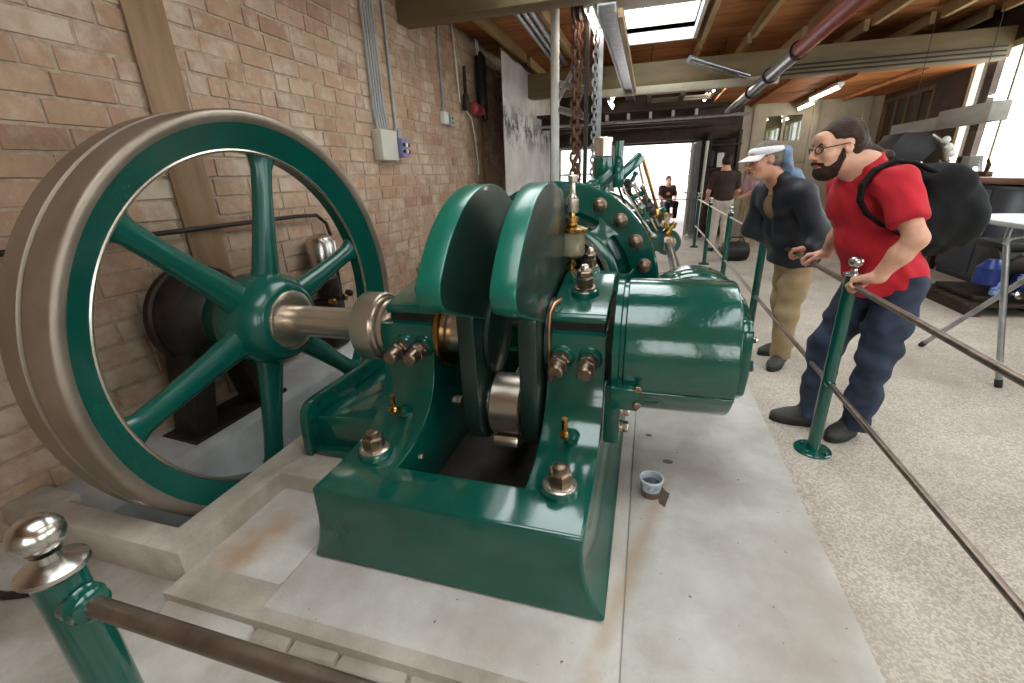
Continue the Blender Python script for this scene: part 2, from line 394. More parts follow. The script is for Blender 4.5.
def brick_mesh(mb, y, z, l, seedv=None):
    rr = random.Random(seedv); j = lambda a: rr.uniform(-a, a); d = rr.uniform(-0.004, 0.005)
    y0, y1, z0, z1 = y+JT/2, y+l-JT/2, z+JT/2, z+BH-JT/2; c = 0.006
    f = [(WX+d, y0+c+j(.003), z0+c+j(.003)), (WX+d+j(.003), y1-c+j(.003), z0+c+j(.003)), (WX+d+j(.003), y1-c+j(.003), z1-c+j(.003)), (WX+d, y0+c+j(.003), z1-c+j(.003))]
    b = [(WX-0.013, y0, z0), (WX-0.013, y1, z0), (WX-0.013, y1, z1), (WX-0.013, y0, z1)]
    mb.add(b+f, [(4,5,6,7),(0,1,5,4),(1,2,6,5),(2,3,7,6),(3,0,4,7)])
shared = {}
for (y, z, l) in near:
    key = (round(l, 3), random.randrange(5))
    if key not in shared:
        m = MB(); brick_mesh(m, 0, 0, l, hash(key) % 999); shared[key] = m.mesh('brick', BRICK, smooth=False)
    o = bpy.data.objects.new('brick', shared[key]); COL.objects.link(o); o.location = (0, y, z); o.parent = wall_left
rest = MB()
for c in cells:
    if c not in ns: brick_mesh(rest, *c)
o = rest.build('brickwork', BRICK, wall_left, smooth=False); o['kind'] = 'stuff'
# timber studs let into the wall
for y0, y1, zt in ((2.24, 2.50, 3.5), (8.0, 8.16, 2.45)):
    m = MB(); m.box(WX+0.007, WX+0.026, y0, y1, 0.06, zt)
    m.alone('timber_post', TIMBER, 'khaki timber upright let into the brick wall behind the flywheel' if y0 < 5 else 'narrow timber upright on the brick wall below the black canister', 'post', base=(WX, (y0+y1)/2, 0.05), bev=0.005)
# ---- right wall with its windows
def wall_with_holes(mb, axis, c0, c1, a0, a1, z0, z1, holes):
    hs = sorted(holes); cur = a0
    def put(p, q, zz0, zz1):
        if q-p < 1e-4 or zz1-zz0 < 1e-4: return
        if axis == 'x': mb.box(c0, c1, p, q, zz0, zz1)
        else: mb.box(p, q, c0, c1, zz0, zz1)
    for (a, b, c, d) in hs:
        put(cur, a, z0, z1); put(a, b, z0, c); put(a, b, d, z1); cur = b
    put(cur, a1, z0, z1)
rw = MB(); wall_with_holes(rw, 'x', RX, RX+0.2, BY, 14.4, -0.1, ROOF+0.1, RWIN+[(11.0, 12.95, 1.85, 2.82)])
rw.struct('wall_right', DARKW, 'dark timber side wall with tall windows')
def window(n, axis, c, a0, a1, z0, z1, nv, nh, mat, pane, fw=0.07, label=None):
    """frame, mullions and single panes in a wall plane at coordinate c"""
    w = MB()
    def put(mb, p, q, zz0, zz1, h=0.045):
        if axis == 'x': mb.box(c-h, c+h, p, q, zz0, zz1)
        else: mb.box(p, q, c-h, c+h, zz0, zz1)
    put(w, a0, a0+fw, z0, z1); put(w, a1-fw, a1, z0, z1); put(w, a0+fw, a1-fw, z0, z0+fw); put(w, a0+fw, a1-fw, z1-fw, z1)
    root = w.struct('window_%d' % n, mat, label)
    A = [a0+fw + (a1-a0-2*fw)*k/nv for k in range(nv+1)]; Z = [z0+fw + (z1-z0-2*fw)*k/nh for k in range(nh+1)]
    for k in range(1, nv):
        m = MB(); put(m, A[k]-0.025, A[k]+0.025, z0+fw, z1-fw, 0.03); m.build('mullion', mat, root)
    for k in range(1, nh):
        m = MB(); put(m, a0+fw, a1-fw, Z[k]-0.02, Z[k]+0.02, 0.028); m.build('glazing_bar', mat, root)
    for i in range(nv):
        for k in range(nh):
            m = MB(); put(m, A[i]+0.005, A[i+1]-0.005, Z[k]+0.005, Z[k+1]-0.005, 0.003); m.build('pane', pane, root)
    return root
FRAMEW = M('window_frame_paint', rgb(206,196,170), rgb(190,178,150), 5, 0.55)
for k, (a, b, c, d) in enumerate(RWIN):
    window(k+1, 'x', RX+0.06, a, b, c, d, 2 if k == 0 else 3, 1 if k == 0 else 2, FRAMEW, PANE, 0.09, 'tall pale framed window in the right wall' if k == 0 else None)
window(5, 'x', RX+0.04, 11.0, 12.95, 1.85, 2.82, 4, 1, WOOD, PANE_DIM, 0.06, 'brown framed row of dim panes on the right wall')
bk = MB(); bk.box(RX+0.5, RX+0.6, 10.4, 17, 0.5, 4.2); bk.struct('wall_beyond', DARKW)
# ---- wall behind the viewer with the glazed front
bw = MB(); wall_with_holes(bw, 'y', BY-0.2, BY, -3.2, RX+0.2, -0.3, ROOF+0.1, BWIN)
bw.struct('wall_back', CREAM)
for k, (a, b, c, d) in enumerate(BWIN): window(6+k, 'y', BY-0.1, a, b, c, d, 3, 3, FRAMEW, PANE, 0.08)
# ---- far wall with the open doorway, and the cream partition to its right
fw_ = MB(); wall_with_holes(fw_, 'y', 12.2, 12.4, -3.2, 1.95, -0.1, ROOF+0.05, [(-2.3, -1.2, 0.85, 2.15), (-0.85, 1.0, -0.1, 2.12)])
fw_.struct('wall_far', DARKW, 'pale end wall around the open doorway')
window(20, 'y', 12.3, -2.3, -1.2, 0.85, 2.15, 2, 2, FRAMEW, PANE, 0.06, 'bright window left of the doorway behind the chains')
lt = MB(); lt.box(-2.9, 1.83, 11.95, 12.2, 2.16, 2.42); lt.struct('trim_1', DARKW, 'dark lintel beam over the open doorway', bev=0.01)
jm = MB(); jm.box(1.0, 1.12, 12.1, 12.42, 0, 2.14); jm.box(-0.97, -0.85, 12.1, 12.42, 0, 2.14); jm.struct('trim_2', GREYP)
dr = thing('door', 'grey door leaf standing open at the doorway', 'door', (0.98, 12.1, 0))
DOORP = M('door_grey', rgb(196,192,188), rgb(180,176,172), 4, 0.5)
m = MB(); m.bar((0.98,12.08,1.06), (0.86,11.42,1.06), 0.045, 2.04); m.build('leaf', DOORP, dr, bev=0.004)
m = MB(); m.bar((0.911,11.70,0.62), (0.869,11.47,0.62), 0.056, 0.6); m.build('panel', GREYP, dr, bev=0.006)
m = MB(); m.cyl((0.86,11.47,1.02), (0.79,11.48,1.02), 0.02); m.cyl((0.79,11.48,1.02), (0.81,11.60,1.02), 0.012); m.build('handle', IRON, dr)
pt = MB(); wall_with_holes(pt, 'y', 13.0, 13.12, 1.83, RX, 0, ROOF, [(2.5, 3.45, 2.0, 2.74)])
pt.box(1.83, 1.95, 12.4, 13.0, 0, ROOF)
part_wall = pt.struct('wall_partition', CREAM, 'cream boarded partition behind the two men')
for x in (1.9, 2.36, 3.6, 4.6):
    m = MB(); m.box(x-0.07, x+0.07, 12.95, 13.0, 0, 3.35); m.build('batten', CREAM, part_wall, bev=0.005)
for z in (1.2, 1.4, 1.6):
    m = MB(); m.box(2.44, 3.52, 12.955, 12.998, z, z+0.185); m.build('board', CREAM, part_wall, bev=0.008)
window(9, 'y', 13.05, 2.5, 3.45, 2.0, 2.74, 2, 1, CREAM, PANE_DIM, 0.09, 'small cream window in the partition')
b2 = MB(); b2.box(1.8, RX, 14.2, 14.4, -0.1, ROOF); b2.struct('wall_office', CREAM)
# ---- roof: boards, rafters, main beams, skylights
ROOFB = 12.5
ceiling = MB(); wall = []
def roof_cells(mb, x0, x1, y0, y1, z0, z1):
    ys = sorted({y0, y1} | {v for s in SKYLIGHTS for v in s[2:] if y0 < v < y1})
    for ya, yb in zip(ys[:-1], ys[1:]):
        hs = sorted([(s[0], s[1]) for s in SKYLIGHTS if s[2] < yb-1e-4 and s[3] > ya+1e-4]); cur = x0
        for a, b in hs:
            if a > cur: mb.box(cur, a, ya, yb, z0, z1)
            cur = b
        mb.box(cur, x1, ya, yb, z0, z1)
roof_cells(ceiling, -3.2, RX+0.2, BY-0.2, 14.4, ROOF+0.03, ROOF+0.1)
ceil = ceiling.struct('ceiling', BOARD, 'brown boarded roof on pale rafters')
y = 5.7; k = 0
while y < 12.1:
    w = 0.235; spans = [(-2.9, RX)]
    for s in SKYLIGHTS:
        if s[2]-0.02 < y+w and s[3]+0.02 > y:
            spans = [q for a, b in spans for q in ((a, min(b, s[0])), (max(a, s[1]), b)) if q[1]-q[0] > 0.05]
    for a, b in spans:
        m = MB(); m.box(a, b, y+0.006, y+w-0.006, ROOF+random.uniform(-0.004, 0.006), ROOF+0.031); m.build('roof_board', BOARD, ceil, smooth=False)
    y += w; k += 1
for k, (a, b, c, d) in enumerate(SKYLIGHTS):
    m = MB(); t = 0.05
    m.box(a-t, a, c-t, d+t, ROOF-0.13, ROOF+0.14); m.box(b, b+t, c-t, d+t, ROOF-0.13, ROOF+0.14); m.box(a, b, c-t, c, ROOF-0.13, ROOF+0.14); m.box(a, b, d, d+t, ROOF-0.13, ROOF+0.14)
    sk = m.struct('window_%d' % (10+k), WHITE, 'bright skylight between the rafters' if k == 0 else None)
    m = MB(); m.box(a-t, b+t, c-t, d+t, ROOF+0.14, ROOF+0.146); m.build('pane', PANE, sk)
n = 0
for x in (-2.35, -1.5, -0.68, 0.68, 1.45, 2.25, 3.1, 3.95, 4.65):
    n += 1
    for ya, yb in ((BY, 5.42), (5.72, 9.16), (9.46, 12.2)):
        m = MB(); m.box(x-0.035, x+0.035, ya, yb, ROOF-0.16, ROOF-0.002)
        r = m.build('rafter', RAFTER, ceil, smooth=False)
def steel_beam(y0, y1, z0, z1, label):
    m = MB(); m.box(WX+0.01, RX-0.01, y0, y1, z0, z1)
    return m.alone('roof_beam', BEAMW, label, 'beam', 'roof beams', base=(1.0, (y0+y1)/2, z0), bev=0.012)
steel_beam(5.44, 5.72, 3.2, 3.56, 'khaki roof beam nearest the viewer, at the top of the brick wall')
steel_beam(9.18, 9.46, 2.88, 3.28, 'long khaki roof beam beyond the skylight')
m = MB(); m.box(-1.0, 1.9, 9.05, 9.17, 2.78, 2.9); m.alone('pale_batten', CREAM, 'pale timber batten under the khaki beam beyond the skylight', 'batten', bev=0.006)
for k, y in enumerate((10.3, 11.2, 11.75)):
    m = MB(); m.box(-2.85, 1.25, y, y+0.14, 2.42, 2.62)
    m.alone('dark_joist', DARKW, ['dark cross joist nearest the hanging pipe end', 'dark cross joist midway to the doorway', 'dark cross joist closest to the doorway'][k], 'joist', 'dark joists before the doorway', bev=0.006)
dk = MB(); dk.box(-2.85, 1.25, 9.9, 12.2, 2.62, 2.66)
dk.alone('loft_deck', DARKW, 'dark loft deck above the open doorway', 'loft')
# ---- lower boarded ceiling of the far right bay
BAYB = M('orange_lit_boards', rgb(186,116,58), rgb(150,88,42), 5, 0.65, 0, 0.12, 50, stretch=(0.2,1,1))
bc = MB(); bc.box(1.27, RX, 9.47, 13.0, 2.945, 2.97); bay = bc.struct('ceiling_bay', BAYB, 'low orange brown boarded ceiling over the far right bay')
y = 9.48
while y < 12.9:
    m = MB(); m.box(1.27, RX-0.01, y+0.005, y+0.215, 2.915+random.uniform(0,0.008), 2.946); m.build('ceiling_board', BAYB, bay, smooth=False); y += 0.22
for x in (2.2, 3.15, 4.1):
    m = MB(); m.box(x-0.03, x+0.03, 9.47, 12.95, 2.86, 2.915); m.build('ceiling_batten', BAYB, bay, smooth=False)
# ---- outside the doorway
PAVE = M('pavement', rgb(176,170,172), rgb(160,154,156), 3, 0.8, 0, 0.1, 40)
rp = MB(); rp.prism([(12.4,0.0),(14.5,0.28),(40,0.28),(40,-0.2),(12.4,-0.2)], 'x', -14, 14); rp.struct('ground', PAVE, 'pale pavement outside the doorway')
FAC = M('pale_render', rgb(226,224,220), rgb(214,212,208), 2, 0.8)
PALEGL = M('pale_window_glass', rgb(150,160,170), rgb(170,178,186), 3, 0.1)
hb = thing('house', 'pale rendered house seen through the open doorway', 'house', (1.0, 27, 0.28))
m = MB(); wall_with_holes(m, 'y', 27, 27.3, -9, 12, 0.28, 7.5, [(-1.0+1.9*k, 0.1+1.9*k, 1.2, 2.5) for k in range(-2, 4)]); m.build('facade', FAC, hb)
for k in range(-2, 4):
    x0 = -1.0+1.9*k
    m = MB(); m.box(x0, x0+1.1, 27.08, 27.14, 1.2, 2.5); wdo = m.build('window', PALEGL, hb)
    m = MB(); m.box(x0, x0+1.1, 27.02, 27.08, 1.2, 1.28); m.box(x0, x0+1.1, 27.02, 27.08, 2.42, 2.5); m.box(x0, x0+0.08, 27.02, 27.08, 1.2, 2.5); m.box(x0+1.02, x0+1.1, 27.02, 27.08, 1.2, 2.5); m.box(x0+0.51, x0+0.59, 27.02, 27.08, 1.2, 2.5)
    m.build('window_frame', WHITE, wdo)
m = MB(); m.box(-9, 12, 27.3, 27.6, 0.28, 7.5); m.build('inner_wall', GREYP, hb)
m = MB(); m.prism([(26.6,7.4),(27.6,7.4),(30,9.5),(29.8,9.6),(26.6,7.55)], 'x', -9.3, 12.3); m.build('roof', RED, hb)
# ================================================================== the engine
AY, AZ = 2.04, 0.748          # crank axis (runs along x)
AX = lambda x: (x, AY, AZ)
XD = (1, 0, 0)
# ---- flywheel
fw = thing('flywheel', 'large green flywheel with bare steel rim turning in the pit by the brick wall', 'flywheel', (-2.15, AY, -0.372))
m = MB(); m.lathe(AX(-2.3), XD, [(0,1.10),(0.012,1.12),(0.118,1.12),(0.124,1.106),(0.146,1.106),(0.152,1.12),(0.286,1.12),(0.30,1.108),(0.30,1.084),(0.28,1.06),(0.02,1.06),(0,1.084)], 128, True); rim = m.build('rim', RIMSTEEL, fw, ang=50)
m = MB(); m.lathe(AX(-2.3), XD, [(0.1255,1.1065),(0.1255,1.1085),(0.1445,1.1085),(0.1445,1.1065)], 96, True); m.build('groove', RIMDARK, rim)
m = MB(); m.lathe(AX(-2.3), XD, [(0.297,1.086),(0.285,1.07),(0.20,0.945),(0.19,0.93),(0.11,0.93),(0.10,0.945),(0.015,1.07),(0.003,1.086)], 128, True); m.build('rim_face', GREEN_RIM, fw, ang=50)
m = MB(); m.lathe(AX(-2.3), XD, [(0.186,0.936),(0.196,0.945),(0.2,0.934),(0.194,0.924),(0.186,0.926)], 128, True); m.build('rim_bead', STEEL, fw)
for k in range(6):
    a = math.radians(17+60*k); d = Vector((0, math.cos(a), math.sin(a))); t = Vector((0, -math.sin(a), math.cos(a))); secs = []
    for r, ht, hx in ((0.18,0.115,0.075),(0.30,0.085,0.062),(0.5,0.07,0.054),(0.72,0.06,0.048),(0.86,0.062,0.048),(0.92,0.085,0.052),(0.95,0.12,0.055)):
        c = Vector((-2.16, AY, AZ)) + d*r
        secs.append([c + t*(ht*math.cos(2*PI*q/16)) + Vector((hx*math.sin(2*PI*q/16), 0, 0)) for q in range(16)])
    m = MB(); m.loft(secs); m.build('spoke', GREEN_RIM, fw, ang=60)
m = MB(); m.lathe(AX(-2.42), XD, [(0,0.20),(0.02,0.225),(0.10,0.24),(0.15,0.27),(0.36,0.27),(0.40,0.235),(0.435,0.215),(0.44,0.19)], 48); hub = m.build('hub', GREEN_RIM, fw, ang=50)
m = MB(); m.lathe(AX(-1.979), XD, [(0,0.176),(0.010,0.174),(0.014,0.168),(0.016,0.12)], 48); m.build('hub_plate', STEEL, hub)
# ---- outboard bearing behind the flywheel
ob = thing('outboard_bearing', 'dark cast iron pedestal bearing behind the flywheel hub', 'bearing', (-2.66, AY, 0.03))
m = MB(); m.lathe(AX(-2.80), XD, [(0,0.2),(0.02,0.27),(0.08,0.3),(0.2,0.3),(0.26,0.26),(0.28,0.17),(0.3,0.15)], 40); m.build('housing', IRON, ob)
m = MB(); m.lathe(AX(-2.74), XD, [(0,0.302),(0.01,0.318),(0.05,0.318),(0.06,0.302)], 40, True); m.build('oil_ring', IRON, ob)
m = MB()
m.prism([(1.72,0.03),(1.86,0.03),(1.95,0.45),(2.13,0.45),(2.22,0.03),(2.40,0.03),(2.26,0.62),(1.82,0.62)], 'x', -2.78, -2.58); m.build('pedestal', IRON, ob, bev=0.01)
m = MB(); m.box(-2.84, -2.56, 1.68, 2.44, 0.012, 0.05); m.build('foot', IRON, ob, bev=0.006)
# ---- crankshaft
cs = thing('crankshaft', 'bright steel crankshaft with two heavy green balanced webs', 'crankshaft', (-0.9, AY, 0.02))
m = MB(); m.cyl(AX(-2.72), AX(-1.44), 0.09, seg=40); m.build('shaft', STEEL, cs)
m = MB(); m.lathe(AX(-1.46), XD, [(0,0.17),(0.008,0.188),(0.115,0.188),(0.122,0.18),(0.122,0.168),(0.14,0.166),(0.146,0.15),(0.17,0.15),(0.17,0.11)], 48); m.build('collar', STEEL, cs)
m = MB(); m.cyl(AX(-1.30), AX(-0.79), 0.115, seg=36); m.build('journal', STEEL, cs)
m = MB(); m.cyl(AX(-0.42), AX(0.40), 0.115, seg=36); m.build('journal', STEEL, cs)
PR = 0.34; PZ = AZ-PR; PY = AY-0.10
def web(x0, x1):
    poly = []
    for k in range(0, 61):
        a = math.radians(13 + 154*k/60); poly.append((AY+0.726*math.cos(a), AZ+0.726*math.sin(a)))
    for k in range(1, 9):       # rounded shoulders, flat underside
        a = math.radians(167 + 103*k/8); poly.append((AY-0.625+0.085*math.cos(a), AZ+0.144+0.085*math.sin(a)))
    for k in range(0, 8):
        a = math.radians(270 + 103*k/8); poly.append((AY+0.625+0.085*math.cos(a), AZ+0.144+0.085*math.sin(a)))
    ca, sa = math.cos(math.radians(-21)), math.sin(math.radians(-21))       # balance weight at rest, leaning towards the cylinder
    poly = [(AY+(p-AY)*ca-(q-AZ)*sa, AZ+(p-AY)*sa+(q-AZ)*ca) for p, q in poly]
    m = MB(); m.prism(poly, 'x', x0, x1); o = m.build('crank_web', GREEN_WEB_LIT, cs, bev=0.006, ang=40)
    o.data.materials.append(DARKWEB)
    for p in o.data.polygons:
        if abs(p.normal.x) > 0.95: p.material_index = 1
    return o
w1 = web(-0.80, -0.70); w2 = web(-0.512, -0.415)
def crank_arm(x0, x1):
    poly = [(AY+0.30*math.cos(math.radians(a)), AZ+0.16+0.16*math.sin(math.radians(a))) for a in range(0, 181, 12)] + [(PY+0.19*math.cos(math.radians(a)), PZ+0.19*math.sin(math.radians(a))) for a in range(172, 369, 12)]
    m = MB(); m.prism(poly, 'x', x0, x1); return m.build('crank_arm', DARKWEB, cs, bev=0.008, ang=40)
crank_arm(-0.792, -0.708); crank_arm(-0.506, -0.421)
for w_, xa in ((w1, -0.69), (w2, -0.40)):
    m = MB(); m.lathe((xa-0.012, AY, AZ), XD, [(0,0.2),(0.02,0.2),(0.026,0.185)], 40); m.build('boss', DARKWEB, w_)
m = MB(); m.cyl((-0.72, PY, PZ), (-0.5, PY, PZ), 0.095, seg=32); m.build('crank_pin', STEEL, cs)
# ---- connecting rod
cr = thing('connecting_rod', 'bright steel connecting rod running back from between the crank webs', 'rod', (-0.605, PY, PZ-0.16))
m = MB(); m.lathe((-0.685, PY, PZ), XD, [(0,0.10),(0,0.15),(0.01,0.158),(0.15,0.158),(0.16,0.15),(0.16,0.10)], 40, True); m.build('big_end', STEEL, cr)
m = MB(); m.bar((-0.605, PY-0.03, PZ-0.16), (-0.605, PY-0.05, PZ-0.21), 0.13, 0.2); m.build('strap', STEEL, cr, bev=0.01)
secs = []
for t, h, w in ((0.13,0.075,0.05),(0.4,0.062,0.045),(1.4,0.07,0.045),(2.2,0.062,0.045)):
    d = (Vector((-0.605, 4.2, AZ))-Vector((-0.605, PY, PZ))).normalized(); c = Vector((-0.605, PY, PZ))+d*t; n = Vector((1,0,0)).cross(d)
    secs.append([c + n*(h*math.cos(2*PI*q/20)) + Vector((w*math.sin(2*PI*q/20),0,0)) for q in range(20)])
m = MB(); m.loft(secs); m.build('shank', STEEL, cr)
# ---- bed frame
bed = thing('engine_bed', 'heavy dark green cast iron engine bed with two bearing pedestals', 'engine bed', (-0.65, 1.2, 0.0))
def side_r(z): return -0.135 + 0.095*max(0, 1-z/0.26)**2.2
def side_l(z): return -1.262 - 0.015*max(0, 1-z/0.2)**2.0 + 0.02*math.sin(PI*min(1, z/0.3))
ZS = [0.012, 0.03, 0.06, 0.1, 0.15, 0.2, 0.26, 0.322]
# front cross piece
secs = []
for y, dz in ((1.155, 0.0), (1.17, 0.0), (1.412, 0.0)):
    f = 0 if y > 1.16 else 0.0
    secs.append([(side_l(z), y, z) for z in reversed(ZS)] + [(side_r(z), y, z) for z in ZS])
secs = [[(x, 1.155 + 0.05*(z/0.322), z) for x, y, z in secs[0]], secs[2]]
m = MB(); m.loft(secs)
def front_edge(e):
    a, b = e.verts; ya, yb = a.co.y, b.co.y
    return not (ya > 1.41 and yb > 1.41) and not (a.co.z < 0.02 and b.co.z < 0.02)
m.build('bed_front', GREEN, bed, bev=0.014, seg=3, sel=front_edge, ang=40)
PROF = [(1.412,0.322),(1.47,0.323),(1.54,0.329),(1.61,0.345),(1.68,0.374),(1.74,0.413),(1.79,0.462),(1.825,0.52),(1.848,0.59),(1.86,0.66),(1.865,0.74),(1.868,0.828)]
BACKP = [(2.52,0.828),(2.53,0.6),(2.58,0.46),(2.68,0.36),(2.85,0.322),(5.6,0.322)]
def beam(xa, xb, right):
    """bed side: xa inner, outer side flares"""
    secs = []
    for y, top in PROF + [(1.88,0.83)] + BACKP:
        zs = [z for z in ZS[:-1]] + [0.322 if top > 0.33 else top-0.004, top]
        if right: secs.append([(xa, y, zs[-1]), (xa, y, zs[0])] + [(side_r(z), y, z) for z in zs])
        else: secs.append([(xb, y, zs[0]), (xb, y, zs[-1])] + [(side_l(z), y, z) for z in reversed(zs)])
    m = MB(); m.loft(secs)
    def sel(e):
        a, b = e.verts; c = (a.co+b.co)/2
        if c.y < 1.42 and abs(a.co.y-b.co.y) < 0.01: return False
        return c.z > 0.3 and abs(a.co.z-b.co.z)+abs(a.co.y-b.co.y) > 0.002
    return m.build('bed_side', GREEN, bed, bev=0.012, seg=3, sel=sel, ang=40)
beam(-0.40, -0.135, True); beam(-1.235, -0.98, False)
m = MB(); m.box(-0.985, -0.415, 1.41, 5.6, 0.005, 0.02); m.build('sump', IRON, bed)
m = MB(); m.box(-0.985, -0.415, 2.9, 3.0, 0.02, 0.3); m.build('cross_web', GREEN, bed)
CAP = [(1.915,0.866),(1.905,0.875),(1.905,0.895),(1.92,0.912),(1.96,0.922),(2.36,1.0),(2.46,1.0),(2.5,0.97),(2.5,0.866)]
for xa, xb in ((-0.40,-0.137), (-1.25,-0.962)):
    m = MB(); m.box(xa+0.012, xb-0.012, 1.93, 2.48, 0.82, 0.87); m.build('bearing_shim', IRON, bed)
    m = MB(); m.prism(CAP, 'x', xa, xb); m.build('bearing_cap', GREEN, bed, bev=0.01, seg=3, ang=40)
m = MB(); m.lathe(AX(-0.972), XD, [(0,0.13),(0,0.19),(0.02,0.19),(0.03,0.18),(0.03,0.13)], 36, True); m.build('bearing_brass', BRASS, bed)
# studs on the caps
def cap_stud(x, y, z, s=1.0):
    n = nrm((0, -0.19, 0.98)); p = Vector((x, y, z))
    m = MB(); m.lathe(p - n*0.03, n, [(0,0.075*s),(0.03,0.07*s),(0.055,0.062*s),(0.06,0.055*s)], 28); b = m.build('stud_boss', GREEN, bed)
    m = MB(); m.lathe(p + n*0.03, n, [(0,0.05*s),(0.008,0.05*s),(0.01,0.045*s)], 24); m.build('washer', NUT, b)
    m = MB(); hexagon(m, p + n*0.038, n, 0.04*s, 0.055*s, 0.3); m.build('nut', NUT, b, ang=25)
    m = MB(); hexagon(m, p + n*(0.038+0.055*s), n, 0.038*s, 0.03*s, 0.7); m.build('lock_nut', NUT, b, ang=25)
    m = MB(); m.lathe(p + n*0.09, n, [(0,0.02*s),(0.05*s,0.02*s),(0.058*s,0.015*s)], 14); m.build('stud', STEEL, b)
cap_stud(-0.265, 2.12, 0.955); cap_stud(-0.275, 2.42, 1.0, 0.8)
cap_stud(-1.12, 2.12, 0.955, 0.92)
# wedge bolts on the pedestal fronts
for x in (-0.33, -0.205, -1.14, -1.035):
    n = nrm((-0.05, -1.0, -0.12)); p = Vector((x, 1.862, 0.715))
    m = MB(); m.lathe(p + n*-0.03, n, [(0,0.062),(0.03,0.058),(0.045,0.05)], 24); b = m.build('bolt_boss', GREEN, bed)
    m = MB(); hexagon(m, p + n*0.015, n, 0.046, 0.04, 0.2); m.build('nut', NUT, b, ang=25)
    m = MB(); hexagon(m, p + n*0.055, n, 0.044, 0.03, 0.6); m.build('lock_nut', NUT, b, ang=25)
    m = MB(); m.lathe(p + n*0.08, n, [(0,0.034),(0.055,0.034),(0.062,0.028)], 20); m.build('bolt_end', NUT, b)
# foundation bolts
for x, y in ((-1.135, 1.49), (-0.262, 1.44)):
    p = Vector((x, y, 0.318)); n = Vector((0,0,1))
    m = MB(); m.lathe(p, n, [(0,0.082),(0.02,0.08),(0.028,0.072)], 32); b = m.build('bolt_boss', GREEN, bed)
    m = MB(); m.lathe(p+n*0.026, n, [(0,0.07),(0.008,0.07),(0.013,0.062)], 32); m.build('washer', STEEL, b)
    m = MB(); hexagon(m, p+n*0.038, n, 0.05, 0.06, 0.35); m.build('nut', NUT, b, ang=25)
    m = MB(); m.lathe(p+n*0.095, n, [(0,0.028),(0.022,0.028),(0.026,0.02)], 16); m.build('stud', NUT, b)
# oil cocks on the bed flanks
for x, y in ((-1.1, 1.73), (-0.262, 1.70)):
    p = Vector((x, y, 0.41)); n = nrm((-0.15, -0.75, 0.5))
    m = MB(); m.lathe(p-n*0.03, n, [(0,0.036),(0.06,0.034),(0.075,0.026)], 20); b = m.build('cock_boss', GREEN, bed)
    m = MB(); m.lathe(p+n*0.04, n, [(0,0.014),(0.02,0.014),(0.022,0.02),(0.06,0.02),(0.066,0.012),(0.09,0.012)], 14); m.ball(p+n*0.088, 0.02, 12, 8); m.build('oil_cock', BRASS, b)
    m = MB(); m.cyl(p+n*0.085, p+n*0.085+Vector((0.0,-0.01,0.085)), 0.011, 0.014, 12); m.build('cock_handle', BRASS, b)
m = MB(); hexagon(m, (-0.982, 2.1, 0.30), (1,0,0), 0.028, 0.03); m.build('side_bolt', STEEL, bed, ang=25)
m = MB(); hexagon(m, (-0.982, 1.62, 0.24), (1,0,0), 0.016, 0.016); m.build('side_bolt', STEEL, bed, ang=25)
m = MB(); m.tube([(-0.385,1.852,0.60),(-0.388,1.85,0.72),(-0.39,1.853,0.84),(-0.388,1.87,0.92),(-0.38,1.93,0.95),(-0.36,2.0,0.955)], 0.008, 10); m.build('oil_pipe', COPPER, bed)
m = MB(); m.box(-1.21,-1.11,1.17,1.27,-0.002,0.03); m.build('packing_shim', M('rusty_shim', rgb(110,70,46), rgb(84,50,34), 20, 0.85), bed, bev=0.004)
# glass sight-feed oiler on the right bearing
oc = thing('drip_oiler', 'glass and brass drip oiler standing on the right bearing cap', 'oiler', (-0.385, 2.46, 0.99))
P = Vector((-0.385, 2.46, 0.98)); n = (0, 0, 1)
m = MB(); m.lathe(P, n, [(0,0.03),(0.02,0.028),(0.025,0.016),(0.04,0.015),(0.045,0.026),(0.06,0.026),(0.065,0.015),(0.08,0.015),(0.085,0.035),(0.095,0.045)], 20); m.build('base', BRASS, oc)
m = MB(); m.lathe(P+Vector((0,0,0.095)), n, [(0,0.055),(0.014,0.072),(0.13,0.072),(0.14,0.064)], 28); m.build('glass_cup', M('oiler_glass', rgb(142,134,112), rgb(110,98,74), 8, 0.1, 0.0, coat=1.0), oc)
m = MB(); m.lathe(P+Vector((0,0,0.232)), n, [(0,0.085),(0.016,0.088),(0.024,0.065),(0.034,0.03),(0.05,0.024),(0.054,0.036),(0.075,0.036),(0.079,0.016),(0.10,0.014)], 28); m.build('lid', BRASS, oc)
m = MB(); m.lathe(P+Vector((0,0,0.33)), n, [(0,0.03),(0.012,0.034),(0.07,0.034),(0.08,0.024),(0.10,0.014),(0.15,0.013),(0.155,0.024),(0.185,0.026),(0.19,0.018)], 20); m.build('needle_valve', STEEL, oc)
for s in (-1, 1):
    m = MB(); m.cyl(P+Vector((0.02*s,0.05*s,0.12)), P+Vector((0.02*s,0.05*s,0.24)), 0.006, seg=8); m.build('pillar', BRASS, oc)
